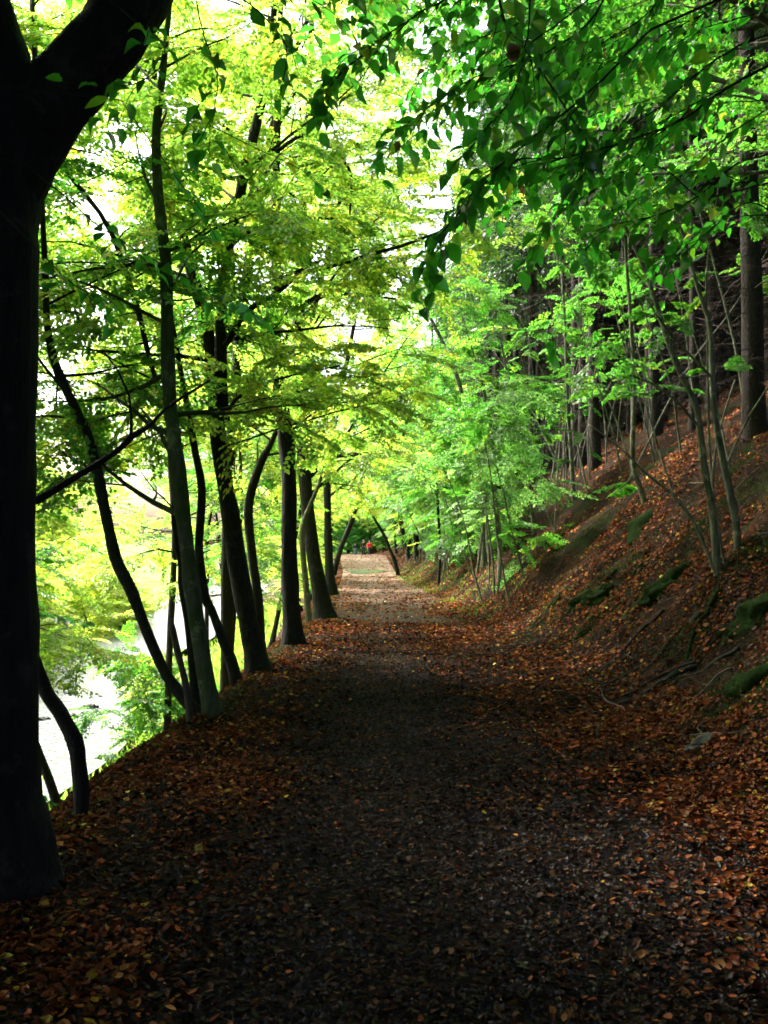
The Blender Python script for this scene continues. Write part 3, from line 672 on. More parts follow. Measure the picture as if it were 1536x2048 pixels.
# valley trees across the stream
VG = 'pale leafy trees across the stream'
VL = 'pale yellow green leafy tree in the bright valley beyond the stream'
vp = [proto_tree('valley_tree', 60+i, 13, .22, 'valley', M_bark_grey, 30, 4.6, .10, 2, .17, 1.9, VL, 'tree', VG, sub=6, spr=2) for i in range(3)]
k = 0
for yy in np.arange(22, 150, 8.5):
    for off in (25, 40, 60):
        if rv.rand() < .25: continue
        y = yy+rv.uniform(-3, 3); x = XL(y)-off*(1+y*.004)-rv.uniform(-4, 4)
        if abs(x) > .46*y+9: continue
        place(vp, k % 3, x, y, rv.rand()*6.28, rv.uniform(.75, 1.15)*(1.0 if off < 40 else 1.25), VL, VG); k += 1
# continuing avenue of trees along both sides far off
AG = 'trees lining the far stretch of the path'
def avenue(k, x, y, pal, label):
    solo_tree('avenue_tree', 800+k, x, y, rv.uniform(10, 14), rv.uniform(.12, .2), pal, M_bark_dark, 26, 3.8, .12, 2, .11, 1.25, label, 'tree', AG)
k = 0
for y in np.arange(46, 130, 6.0):
    avenue(k, XL(y)-rv.uniform(.6, 2.2), y+rv.uniform(-1, 1), ['yellowgreen', 'valley'][k % 2], 'leafy tree in the far row on the stream side of the path'); k += 1
for y in np.arange(46, 130, 6.4):
    avenue(k, XR(y)+rv.uniform(.8, 2.6), y+rv.uniform(-1, 1), 'green' if rv.rand() < .6 else 'yellowgreen', 'leafy tree in the far row at the foot of the hillside'); k += 1
for (x, y) in ((-5, 132), (-2, 138), (1, 133), (4, 136), (-8, 140), (7, 131), (0, 150), (-4, 158)):
    solo_tree('avenue_tree', 860+k, x, y, 12, .2, 'deepgreen', M_bark_dark, 40, 4.5, .02, 2, .16, 1.8, 'dark leafy tree closing the far end of the path behind the walkers', 'tree', AG); k += 1
# second rank on the left bank
BG = 'young trees on the left bank below the path'
for k, (y, o_) in enumerate(((18, 4.2), (19.5, 6.5), (22, 3.4), (25, 21), (29, 3.2), (34, 4.4), (38, 2.6), (42, 4.5), (16.2, 7.0))):
    solo_tree('bank_tree', 900+k, XL(y)-o_, y, rv.uniform(12, 16), .095, ['yellowgreen', 'green', 'yellowgreen'][k % 3], M_bark_dark, 30, 2.9, .32, 1, .074, 1.0, 'young leafy tree on the left bank below the row', 'tree', BG, twigs=True)
for k, (x, y) in enumerate(((-4.6, 2.5), (-6.4, 5.2), (-7.6, 8.6), (-5.2, -1.5), (-8.6, 2.0), (-5.0, -6))):  # out of view trees added to block side light on the foreground
    solo_tree('bank_tree', 930+k, x, y, 10, .09, 'deepgreen', M_bark_dark, 40, 2.0, .05, 2, .11, 1.3, 'unseen leafy tree added beside the great beech to block side light', 'tree', BG, clear=lambda p: p[1] > 0 and p[0] > -.50*p[1]-.6)
for k in range(10):
    y = 46+3.2*k+rv.uniform(-1, 1); solo_tree('stream_shrub', 960+k, XL(y)-rv.uniform(14.5, 19), y, rv.uniform(3.5, 6.5), .06, 'valley', M_bark_grey, 20, 2.2, .05, 2, .12, 1.2, 'leafy shrub on the far bank of the stream', 'shrub', 'leafy shrubs on the far bank of the stream')
for (x, y, s_) in ((-17, 33, .7), (-19, 42, .8), (-15, 27, .6), (-22, 52, .9)):
    place(vp, 0, x, y, rv.rand()*6.28, s_, VL, VG)

rg = np.random.RandomState(171); tx, ty = 3.5, 28.0; tz = float(H(tx, ty))
make_tree('bank_beech', 'thin leaning beech whose high crown closes the canopy over the middle of the path', 'tree', 'tall beeches on the right bank', np.array([(tx, ty, tz-.1), (tx-.1, ty, tz+2.5), (tx-.8, ty, tz+5.5), (tx-2.2, ty, tz+8.5), (tx-3.6, ty+.2, tz+12)]), np.array([.075, .07, .06, .05, .03]), rg, 'yellowgreen', M_bark_hazel, 2,
          t0=.5, n_limbs=30, limb_len=4.2, el=.15, side=(-1.5, .4), sub=6, spr=3, twigs=True, S=1.1, leaf=.08, clear=lambda p: p[2]-1.6 < .34*p[1])
rg = np.random.RandomState(172); tx, ty = -2.6, 19.0; tz = float(H(tx, ty))
make_tree('hornbeam_tree', 'dark trunk low behind the row with a high crown reaching over the path', 'tree', ROW, np.array([(tx, ty, tz-.1), (tx, ty, tz+4), (tx+.3, ty, tz+8), (tx+1.0, ty, tz+12), (tx+2.2, ty+.2, tz+15)]), np.array([.12, .11, .09, .06, .03]), rg, 'yellowgreen', M_bark_dark, 2,
          t0=.62, n_limbs=24, limb_len=4.2, el=.1, side=(1.5, .5), sub=6, spr=3, twigs=True, S=1.1, leaf=.08, clear=lambda p: p[2]-1.6 < .36*p[1])
for k, (x, y, h_) in enumerate(((-6.6, 9.0, 17), (-8.6, 12.0, 17), (-6.2, 5.5, 15), (-9.6, 8.5, 18), (-10.5, 14.5, 18), (-4.9, 7.2, 13))):  # added trees, crowns pruned out of view, shading the near path and bank
    solo_tree('bank_tree', 940+k, x, y, h_, .14, 'deepgreen', M_bark_dark, 60, 3.4, .3, 2, .13, 1.7, 'tall unseen tree added on the left bank to shade the path', 'tree', BG, clear=lambda p: p[0] > -.40*p[1]-.5)
# unseen canopy over and behind the viewpoint, thickened to darken the foreground
CG = 'unseen canopy trees shading the near path'
cp = [proto_tree('canopy_tree', 120+i, 17, .24, 'deepgreen', M_bark_dark, 52, 5.0, .56, 2, .13, 1.8, 'tall unseen canopy tree shading the near path', 'tree', CG, el=.22, sub=7, spr=3) for i in range(2)]
for k, (x, y, s) in enumerate(((-3.2, -3, 1), (3.6, -2.5, 1), (-3.5, -9, 1.1), (4.5, -8, 1), (6.5, 1.5, 1.0), (-4.2, 1.2, 1), (8.5, 7, 1.05), (-4.2, -16, 1.2), (5, -15, 1.2), (0.5, -22, 1.2), (-9, -8, 1.1), (-9, -18, 1.2), (11, 0, 1), (-7.5, 1.5, 1), (-9.5, 3, 1.1), (-8, -2, 1), (7.5, 4.5, 1), (0.5, -6, 1.1), (1, -13, 1.2), (-.6, -4.8, .9), (12, 9, 1.1))):
    place(cp, k % 2, x, y, rv.rand()*6.28, s, 'tall unseen canopy tree shading the near path', CG)
def wp(pts):
    q = np.array(pts, float); q[:, 2] += float(H(q[0, 0], q[0, 1])); return q
for i, (x, y, s, lab) in enumerate(((5.6, 10.5, 1, 'tall smooth beech high on the right bank arching over the near path'), (8.2, 16.5, 1, 'tall beech on the right bank with leafy boughs reaching left over the path'))):
    rg = np.random.RandomState(140+i)
    make_tree('bank_beech', lab, 'tree', 'tall beeches on the right bank', wp([(x, y, -.1), (x-.1, y, 2.5), (x-.5, y+.1, 5), (x-.7, y+.2, 8), (x-1.2, y+.3, 12)]), np.array([.15, .13, .11, .09, .03])*s, rg, 'green', M_bark_hazel, 1,
              t0=.40, n_limbs=(30, 15)[i], limb_len=4.6, el=.2, side=(-1.4, .55), sub=6, spr=3, twigs=True, clear=lambda p: p[2]-1.6 < .17*p[1]+1.2)
#@@SECTION spruce
# ------------------------------------------------------------------ spruce plantation
def spruce_proto(seed, zc=8.5, nb=150):
    rng = np.random.RandomState(seed); h = 22.0; r = .16+.03*rng.rand()
    root = empty('spruce_tree', (0, 0, 0), '', 'tree'); tb = Tubes()
    z = np.linspace(-.6, h, 16); P = np.stack([.05*rng.normal(0, 1, 16).cumsum()*.3, .05*rng.normal(0, 1, 16).cumsum()*.3, z], -1)
    R = r*(1-z/h*.92); R[0] *= 1.35; tb.add(P, R, 10, .12, seed); tb.build('trunk', M_bark_spruce, root)
    dt = Tubes()                                         # dead twigs on the lower trunk
    for i in range(130):
        zz = rng.uniform(.8, 10.5); az = rng.rand()*6.28; L = rng.uniform(.4, 1.9)
        lp = limb_path(rng, (0, 0, zz), az, rng.uniform(-.35, .15), L, 4, .16, -.03); dt.add(lp, np.linspace(.010, .002, 4), 3, cap=False)
        for j in range(4):
            q = rng.randint(1, 4); d = lp[q]-lp[q-1]; a2 = math.atan2(d[0], d[1])+rng.choice([-1, 1])*rng.uniform(.4, .9)
            dt.add(limb_path(rng, lp[q], a2, rng.uniform(-.5, .2), L*.4, 3, .2, -.05), np.linspace(.004, .0015, 3), 3, cap=False)
    dt.build('dead_branches', M_deadtwig, root)
    # living crown: drooping whorled boughs of needle tufts
    Pp = []; Aa = []; 
    for i in range(nb):
        zz = rng.uniform(zc, h-.3); az = rng.rand()*6.28; L = (h-zz)*.2+.5
        lp = limb_path(rng, (0, 0, zz), az, -.15, L, 6, .06, -.03)
        for q in range(1, 6):
            m_ = 14; b = lp[q]+rng.normal(0, .13, (m_, 3)); Pp.append(b)
            dd = (lp[q]-lp[q-1])/np.linalg.norm(lp[q]-lp[q-1]); a = dd[None]+rng.normal(0, .6, (m_, 3))+np.array([0, 0, -.45]); Aa.append(a/np.linalg.norm(a, axis=1)[:, None])
    Pp = np.concatenate(Pp); Aa = np.concatenate(Aa); n_ = len(Pp)
    V, T, kk = leaves_arrays(Pp, Aa, rng.normal(0, 1, (n_, 3)), rng.uniform(.22, .42, n_), rng.uniform(.05, .1, n_), 2)
    c = np.repeat(np.array([[.012, .03, .01]])*rng.uniform(.6, 1.5, (n_, 1)), kk, 0)
    link('crown', mesh_tris('crown', V, T, [M_leaf], None, c), root); return root
sp = [spruce_proto(200+i) for i in range(3)]
sp2 = [spruce_proto(210, 2.0, 330)]
SG = 'spruces of the plantation on the hill'
SL = 'straight dark brown spruce trunk with dead twigs in the plantation on the hill'
special = [((1190, 938), 'dark spruce trunk nearest the crest beside its twin above the bank'), ((1163, 935), 'slightly thinner spruce trunk left of its twin on the crest'), ((1066, 975), 'short looking spruce trunk at the lower left corner of the plantation')]
k = 0; pos = []
for (px, py), lab in special:
    p = hit(px, py); p = hit(px, py+4) if p[1] > 60 else p
    pos.append((p[0], p[1])); place(sp, k % 3, p[0], p[1], rv.rand()*6.28, .95, lab, SG); k += 1
for i in range(5000):
    y = 7+78*rv.rand()**.8; x = XR(y)+4.3+rv.rand()*34
    if x > .455*y+7 or any((x-a)**2+(y-b_)**2 < 1.65**2 for a, b_ in pos): continue
    pos.append((x, y)); place(sp, k % 3, x, y, rv.rand()*6.28, rv.uniform(.75, 1.1), SL, SG); k += 1
    if k > 250: break
pf = []
for i in range(3000):
    y = rv.uniform(42, 125); x = XR(y)+rv.uniform(5.5, 14)+rv.rand()*.25*y
    if any((x-a)**2+(y-b_)**2 < 3.0**2 for a, b_ in pf): continue
    pf.append((x, y)); place(sp2, 0, x, y, rv.rand()*6.28, rv.uniform(.6, .95), 'dark spruce with branches down to the ground far back in the plantation', SG)
    if len(pf) > 50: break
for i in range(400):  # unseen spruces added beside the viewpoint, helping to shade the bank
    y = rv.uniform(-14, 7); x = rv.uniform(6.5, 20)
    if any((x-a)**2+(y-b_)**2 < 2.2**2 for a, b_ in pos): continue
    pos.append((x, y)); place(sp, k % 3, x, y, rv.rand()*6.28, rv.uniform(.85, 1.05), SL, SG); k += 1
    if k > 330: break
print('spruces', k)
#@@SECTION right
# ------------------------------------------------------------------ hazels and saplings on the right bank
RG = 'slender trees on the right bank'
def bank_stem(seed, label, pts, mat=M_bark_hazel, pal='green', Yd=None, lean=0.0, ext=1.5, dr=(-.3, 0), name='hazel_sapling', cat='sapling', lod=1, root=None, **kw):
    rng = np.random.RandomState(seed); Yd = Yd or base_Y(pts[0][0], pts[0][1])
    P, R = poly(pts, Yd, lean); P[0][2] = min(P[0][2], H(P[0][0], P[0][1]))-.02
    if ext: P, R = extend(P, R, ext, dr, 3, .006)
    return make_tree(name, label, cat, RG, P, R, rng, pal, mat, lod=lod, flare=False, sides=9, **kw)
# the hazel coppice: one thing with several stems
b0 = hit(1445, 1135); YH = b0[1]; print('hazel at', b0)
def stems(tb, rng):
    out = [[], [], [], []]
    for pts, nl, ln in (([(1478, 1150, 16), (1474, 1060, 16), (1463, 1000, 16), (1434, 859, 14), (1424, 755, 13), (1420, 652, 11), (1393, 569, 9), (1370, 480, 7), (1330, 380, 6)], 9, .05),
                    ([(1440, 1150, 11), (1420, 1010, 10), (1405, 930, 10), (1397, 850, 9)], 0, 0),
                    ([(1428, 1140, 8), (1390, 1050, 7), (1345, 990, 7), (1290, 945, 6), (1240, 895, 5), (1180, 850, 3)], 4, .3),
                    ([(1452, 1140, 7), (1437, 1060, 6), (1425, 960, 6), (1440, 860, 5), (1470, 760, 4)], 3, .2),
                    ([(1395, 850, 6), (1350, 800, 5), (1310, 770, 4), (1260, 750, 3)], 3, -.3),
                    ([(1424, 755, 6), (1370, 700, 5), (1320, 640, 4), (1290, 590, 3)], 4, -.2)):
        Q, r = poly(pts, YH, ln); q = smooth_path(np.column_stack([Q, r]), 18); tb.add(q[:, :3], q[:, 3], 8, .1, 2)
        if nl:
            o1 = grow(rng, tb, q[:, :3], q[:, 3], t0=.45, n_limbs=max(1, nl//2), limb_len=.9, el=.15, sub=3, spr=1, S=.55, clear=lambda p: rng.rand() < .55)
            out = [a+b_ for a, b_ in zip(out, o1)]
    return out
bank_stem(301, 'many stemmed grey hazel coppice rising from a mossy stool on the bank', [(1436, 1140, 18), (1424, 1020, 14), (1412, 950, 13), (1393, 817, 12), (1355, 735, 11), (1326, 652, 10), (1293, 548, 8), (1256, 466, 7), (1225, 400, 5)], Yd=YH, extra=[stems], name='hazel_coppice', cat='hazel', clear=lambda p: rv.rand() < .5, t0=.5, n_limbs=3, limb_len=1.2, sub=3, spr=1, S=.6)
bank_stem(302, 'grey sapling with a wavy stem above the black hollow of the bank', [(1290, 1005, 12), (1280, 975, 11), (1265, 921, 10), (1268, 797, 9), (1264, 673, 8), (1256, 569, 7), (1250, 478, 6)], Yd=None, t0=.3, n_limbs=4, limb_len=1.4, sub=4, spr=2, S=.8)
s_ = bank_stem(303, 'thin straight sapling with an orange patch near its foot', [(998, 1163, 10), (999, 1100, 8), (992, 1000, 7), (986, 900, 6), (972, 800, 5), (950, 720, 4)], M_bark_hazel, t0=.3, n_limbs=6, limb_len=1.6, sub=4, spr=2, S=.9)
bb = np.array(s_.location); tb = Tubes(); tb.add([[0.0, 0, .10], [0.0, 0, .30]], [.045, .043], 9, .2, 1, cap=False); tb.build('orange_patch', plain('orange_lichen', (.42, .19, .02), .8), s_)
bank_stem(304, 'pair of pale shoots rising from the upper bank at the right border', [(1492, 822, 8), (1472, 700, 6), (1445, 590, 5), (1412, 470, 4)], Yd=None, t0=.5, n_limbs=3, limb_len=.9, sub=3, spr=1, S=.6)
bank_stem(305, 'thin sapling leaning left in front of the first spruces', [(1068, 1070, 8), (1062, 1000, 7), (1050, 920, 6), (1030, 820, 5), (1005, 700, 4)], t0=.3, n_limbs=5, limb_len=1.6, sub=4, spr=2, S=.9)
bank_stem(306, 'small dark sapling at the path edge with low green sprays', [(877, 1172, 7), (880, 1090, 6), (874, 990, 5), (868, 880, 4)], M_bark_dark, t0=.15, n_limbs=9, limb_len=1.9, sub=4, spr=2, S=1.0)
bank_stem(307, 'leaning dark trunk bending over the far right edge of the path', [(797, 1136, 9), (788, 1118, 8), (780, 1100, 7), (768, 1070, 6), (750, 1040, 5)], M_bark_dark, 'yellowgreen', Yd=52, ext=3, t0=.3, n_limbs=9, limb_len=2.6, sub=5, spr=2, S=1.3, lod=2, leaf=.11, name='leaning_tree', cat='tree')
bank_stem(308, 'tall thin pole with a straight stem crossing before the dark plantation', [(1148, 1000, 9), (1142, 900, 8), (1135, 800, 7), (1130, 650, 6), (1120, 500, 5)], t0=.3, n_limbs=5, limb_len=1.6, sub=4, spr=2, S=.9)
# saplings in number
HG = 'slender green saplings on the right bank'
def hz_clear(p):
    s_ = p[0]-XR(p[1])
    return s_ > 1.7 and rv.rand() < min(.97, .7+.5*(s_-1.7))
for i in range(38):
    y = 20+40*(i/38)+rv.uniform(-1, 1); x = XR(y)+rv.uniform(.4, 1.4 if y < 30 else 2.3)
    nl_ = 6 if y < 24 else (10 if y < 32 else 13)
    solo_tree('hazel_sapling', 1000+i, x, y, rv.uniform(3.6, 6.2) if y < 32 else rv.uniform(5, 8.5), rv.uniform(.018, .034), rv.choice(['green', 'cool', 'green', 'yellowgreen'], p=[.35, .3, .25, .1] if y > 30 else [.4, .3, .3, 0]), M_bark_hazel, nl_, 1.7, .14, 1 if y < 32 else 2, .068 if y < 32 else .09, .9 if y < 32 else 1.1,
              'slender green sapling among many on the right bank', 'sapling', HG, twigs=y < 32, el=.12, sub=4, spr=2, lean=.16, clear=hz_clear)
for i in range(34):     # nearly leafless poles before the plantation
    y = rv.uniform(13, 34); x = XR(y)+rv.uniform(2.4, 5.2)
    solo_tree('thin_pole', 1100+i, x, y, rv.uniform(4, 9), rv.uniform(.014, .03), 'green', M_bark_hazel, 3, .8, .3, 1, .060, .5, 'thin pale nearly leafless pole before the spruces', 'sapling', 'thin poles before the spruces', twigs=True, el=.3, sub=2, spr=1, lean=.2)

# ------------------------------------------------------------------ overhanging boughs close to the viewpoint
def bough(seed, name, label, trunkP, trunkR, boughs, pal, mat):
    rng = np.random.RandomState(seed); root = empty(name, trunkP[0], label, 'tree', None); tb = Tubes(); base = np.array(trunkP[0])
    if trunkP is not None:
        q = smooth_path(np.column_stack([trunkP, trunkR]), 18); tb.add(q[:, :3], q[:, 3], 12, .15, seed)
    LP = []; LA = []; LN = []; LL = []
    def leafy(pts, r0, dens=.035, size=.078, subs=True, lvl=0):
        pts = np.asarray(pts); L = np.linalg.norm(np.diff(pts, axis=0), axis=1).sum(); n = max(6, int(L/dens)); q = smooth_path(pts, n)
        q = q+np.cumsum(rng.normal(0, .0022, q.shape), 0)
        tb.add(q, np.linspace(r0, .0011, n), 5, cap=False); side = 1
        for i in range(2 if lvl else 3, n):
            d = q[i]-q[i-1]; d /= np.linalg.norm(d)+1e-9; side = -side
            pr = np.cross(d, [0, 0, 1.0]); pr /= np.linalg.norm(pr)+1e-9
            if rng.rand() < .93:
                a = d*.55+pr*side*.75+np.array([0, 0, -.28+rng.normal(0, .18)]); a /= np.linalg.norm(a)
                LP.append(q[i]+a*.012); LA.append(a); LN.append(np.array([0, 0, 1.0])+rng.normal(0, .42, 3)+d*.2); LL.append(size*rng.uniform(.6, 1.12))
            if subs and lvl < 2 and (i % 2 == 0 if lvl == 0 else i % 3 == 0) and i < n-2:
                e = d*.65+pr*side*.65+np.array([0, 0, rng.normal(-.12, .16)]); e /= np.linalg.norm(e)
                ln = L*rng.uniform(.16, .34)*(1-.5*i/n)
                if ln > .1: leafy([q[i], q[i]+e*ln*.5+np.array([0, 0, .01]), q[i]+e*ln+np.array([0, 0, -.03])], r0*.45, dens, size, subs, lvl+1)
    for bw in boughs:
        P = [at(v[0], v[1], max(v[2], 3.05)) for v in bw[0]]; bw = (bw[0], bw[1]*.6)+tuple(bw[2:])
        if len(bw) > 2 and bw[2]:                      # bare lead-in
            q = smooth_path([np.array(v) for v in bw[2]]+[P[0]], 10); tb.add(q, np.linspace(bw[1]*2.0, bw[1], 10), 7, .1, 1, cap=False)
        leafy(P, bw[1], *(bw[3] if len(bw) > 3 else ()))
    tb.build('trunk', mat, root, base)
    LP = np.array(LP); n_ = len(LP); L = np.array(LL)
    V, T, kk = leaves_arrays(LP, np.array(LA), np.array(LN), L, L*rng.uniform(.48, .64, n_), 0, curl=L*0+rng.uniform(.4, 2.4, n_))
    c = pal_cols(rng, pal, n_); br = rng.rand(n_) < .012; c[br] = (.05, .018, .008)
    link('leaves', mesh_tris('leaves', V-base[None], T, [M_leaf_near], None, np.repeat(c, kk, 0)), root); print(name, n_)
    return root
tr = np.array([[3.9, 1.3, float(H(3.9, 1.3))-.3], [3.7, 1.4, 2.4], [3.3, 1.7, 3.8], [3.0, 2.2, 5.4], [2.7, 2.6, 8.0]]); trr = [.12, .09, .075, .06, .04]
h1 = [np.array([3.3, 1.7, 3.8])]; h2 = [np.array([3.6, 1.45, 2.9])]; h3 = [np.array([3.1, 2.1, 4.9])]
bough(401, 'overhanging_beech', 'fresh green beech boughs with large leaves hanging over the right half of the path', tr, trr, [
    ([(990, -60, 3.3), (1010, 50, 3.25), (1060, 115, 3.2), (1140, 225, 3.1), (1185, 300, 3.0), (1170, 380, 2.95)], .010, h3),
    ([(1300, 60, 3.0), (1200, 170, 3.0), (1060, 290, 3.0), (960, 380, 2.95), (885, 470, 2.9), (850, 540, 2.9)], .007, h1),
    ([(1480, 160, 2.6), (1380, 230, 2.7), (1260, 280, 2.8), (1120, 320, 2.9), (1010, 330, 3.0), (930, 410, 3.0)], .008, h1),
    ([(1240, -80, 3.3), (1180, 40, 3.3), (1080, 110, 3.3), (960, 150, 3.3), (860, 210, 3.3), (780, 280, 3.3)], .007, h3),
    ([(1120, -120, 3.5), (980, -40, 3.5), (860, 20, 3.5), (760, 90, 3.45), (690, 150, 3.4), (660, 200, 3.4)], .007, h3),
    ([(1560, 60, 2.9), (1480, 90, 2.9), (1400, 140, 2.95), (1320, 210, 3.0), (1240, 260, 3.1), (1180, 330, 3.1)], .007, h1),
    ([(1560, 300, 2.7), (1470, 330, 2.8), (1390, 400, 2.9), (1300, 440, 3.0), (1220, 460, 3.0), (1160, 520, 3.0)], .006, h2),
    ([(1560, 430, 3.2), (1500, 400, 3.2), (1430, 450, 3.2), (1370, 500, 3.2), (1310, 520, 3.2)], .005, h2),
    ([(1060, -40, 2.9), (1050, 80, 2.9), (1020, 190, 2.9), (960, 260, 2.9), (900, 340, 2.9)], .006, h3),
    ([(900, 450, 3.1), (880, 500, 3.1), (868, 560, 3.1), (850, 610, 3.1)], .002, None, (.05, .085, False)),
    ([(1500, -60, 3.4), (1430, 10, 3.4), (1350, 60, 3.4), (1270, 90, 3.4), (1180, 150, 3.4)], .006, h3),
    ([(1400, 400, 3.4), (1300, 330, 3.4), (1180, 380, 3.4), (1090, 450, 3.4), (1050, 520, 3.4)], .005, h2),
    ([(1360, -70, 3.9), (1300, 20, 3.9), (1200, 90, 3.9), (1090, 170, 3.9), (1000, 230, 3.9)], .006, h3),
    ([(1130, 560, 3.3), (1120, 610, 3.3), (1105, 660, 3.3), (1110, 690, 3.3)], .0015, None, (.06, .08, False)),
    ([(1100, 60, 4.4), (1000, 130, 4.4), (900, 200, 4.4), (820, 260, 4.4), (760, 330, 4.4)], .006, h3),
    ([(1560, 120, 4.6), (1440, 180, 4.6), (1300, 250, 4.6), (1180, 260, 4.6), (1080, 330, 4.6), (1000, 400, 4.6)], .007, h1),
    ([(1560, 20, 5.0), (1420, 60, 5.0), (1290, 130, 5.0), (1150, 150, 5.0), (1040, 210, 5.0)], .007, h3),
    ([(1600, 330, 4.6), (1500, 360, 4.6), (1400, 340, 4.6), (1290, 390, 4.6), (1200, 440, 4.6)], .006, h2),
    ([(1300, -60, 5.2), (1200, 0, 5.2), (1080, 30, 5.2), (960, 80, 5.2), (850, 110, 5.2)], .007, h3),
    ([(1560, -40, 5.6), (1430, 30, 5.6), (1300, 60, 5.6), (1180, 90, 5.6), (1060, 160, 5.6), (940, 170, 5.6)], .007, h3, (.035, .07)),
    ([(1560, 200, 5.8), (1420, 210, 5.8), (1310, 270, 5.8), (1200, 350, 5.8), (1110, 410, 5.8)], .006, h1, (.035, .07)),
    ([(1250, -80, 6.0), (1120, -20, 6.0), (1000, 60, 6.0), (880, 120, 6.0), (800, 200, 6.0)], .007, h3, (.035, .07)),
    ([(1560, 430, 5.4), (1450, 440, 5.4), (1360, 500, 5.4), (1280, 560, 5.4)], .005, h2, (.035, .07)),
    ([(1300, 200, 6.2), (1180, 230, 6.2), (1080, 300, 6.2), (990, 350, 6.2), (930, 420, 6.2)], .006, None, (.035, .07)),
    ([(1590, 180, 3.6), (1500, 240, 3.6), (1420, 300, 3.6), (1350, 360, 3.6)], .005, h2),
], 'deepgreen', M_bark_dark)
tl = np.array([[-3.4, 2.2, float(H(-3.4, 2.2))-.3], [-3.2, 2.3, 1.0], [-2.9, 2.5, 3.0], [-2.4, 2.8, 4.6], [-2.0, 3.2, 7.5]]); tlr = [.13, .11, .09, .07, .04]
g1 = [np.array([-2.5, 2.75, 4.2])]
g2 = [np.array([-2.9, 2.5, 3.0])]
bough(402, 'overhanging_beech', 'green beech boughs with large leaves crossing in front of the great forked trunk', tl, tlr, [
    ([(150, -60, 3.2), (260, 30, 3.2), (330, 90, 3.1), (300, 150, 3.0), (220, 170, 3.0), (130, 160, 3.0)], .006, g1, (.06, .078)),
    ([(330, -80, 3.4), (480, -10, 3.4), (560, 70, 3.4), (575, 120, 3.4), (560, 190, 3.4)], .006, g1, (.06, .078)),
    ([(380, -80, 3.4), (400, 60, 3.4), (430, 150, 3.4), (420, 230, 3.4), (390, 290, 3.4)], .005, g1, (.06, .078)),
    ([(-40, 380, 3.4), (60, 480, 3.4), (140, 560, 3.4), (200, 600, 3.4), (230, 680, 3.4)], .005, g2, (.06, .078)),
    ([(60, 330, 3.6), (200, 450, 3.6), (330, 530, 3.6), (440, 590, 3.6), (520, 640, 3.6)], .005, g2, (.06, .078)),
    ([(330, -60, 3.9), (500, -20, 3.9), (620, 0, 3.9), (700, 60, 3.9), (720, 130, 3.9)], .005, g1, (.06, .078)),
    ([(240, 200, 3.9), (330, 330, 3.9), (390, 410, 3.9), (430, 480, 3.9)], .004, g2, (.07, .075)),
    ([(420, 250, 4.1), (520, 300, 4.1), (600, 340, 4.1), (640, 380, 4.1)], .004, None, (.07, .075)),
], 'deepgreen', M_bark_dark)
# long bare limbs arching over the path from the left row
tb_root = None
#@@SECTION people
# ------------------------------------------------------------------ bank details
rk = np.random.RandomState(77)
def rock(name, p, s, mat, label, cat, group=None, moss=None):
    import bmesh
    bm = bmesh.new(); bmesh.ops.create_icosphere(bm, subdivisions=4, radius=1.0)
    ph = rk.rand(3)*20
    for v in bm.verts:
        c = v.co; nn_ = float(fbm(np.array([c.x*1.4+ph[0]+c.z]), np.array([c.y*1.4+ph[1]-c.z*.7]), 4)[0])
        n3 = float(fbm(np.array([c.x*5+ph[2]+c.z*3]), np.array([c.y*5-c.z*2+ph[0]]), 3)[0]); v.co = Vector((c.x*s[0], c.y*s[1], c.z*s[2]))*(1+1.0*nn_+.35*n3)
    me = bpy.data.meshes.new(name); bm.to_mesh(me); bm.free(); me.materials.append(mat)
    for q in me.polygons: q.use_smooth = True
    o = link(name, me); o.location = Vector(p); o.rotation_euler = (rk.normal(0, .2), -.7+rk.normal(0, .12), rk.normal(0, .3))
    return tag(o, label, cat, group)
for (px, py, s, lab) in ((1190, 1190, .26, 'dark mossy hump at the foot of the bank near the black hollow'), (1350, 1165, .30, 'long moss covered hump below the hazel coppice'), (1300, 1200, .22, 'small mossy hump lying left below the long one'),
                     (1500, 1370, .2, 'mossy stone at the right border under the bank'), (1385, 1500, .09, 'small pale green stone among the brown leaves'), (1520, 1220, .25, 'green hump of moss high at the right border')):
    p = hit(px, py); rock('mossy_mound', (p[0], p[1], p[2]-s*.42), (s*1.6, s*.85, s*.75), M_moss if s > .1 else M_rock, lab, 'moss mound' if s > .1 else 'stone')
# root plate and hollow under the wavy sapling
p = hit(1290, 1040); p = p+np.array([.12, 0, -.16]); root = empty('mossy_stump', p, 'dark mossy stump with hanging roots over a black hollow', 'stump'); tb = Tubes()
zz = np.linspace(-.5, .26, 10); rr = np.interp(zz, [-.5, -.1, .15, .26], [.55, .42, .30, .16])
tb.add(np.stack([0*zz-.02, 0*zz, zz], -1), rr, 18, .5, 3)
o = tb.build('stump_body', M_moss, root)
tb = Tubes()
for i in range(15):
    az = math.pi*(.9+rk.rand()*1.2); L = rk.uniform(.4, 1.0); e = np.array([math.cos(az)*L, math.sin(az)*L*.9, 0]); e[2] = float(H(p[0]+e[0], p[1]+e[1]))-p[2]-.02
    tb.add(smooth_path([[0, 0, .05], e*.4+np.array([0, 0, .05]), e*.75+np.array([0, 0, .03]), e], 9), np.linspace(.032, .008, 9), 6, .4, i)
tb.build('roots', M_bark_dark, root)
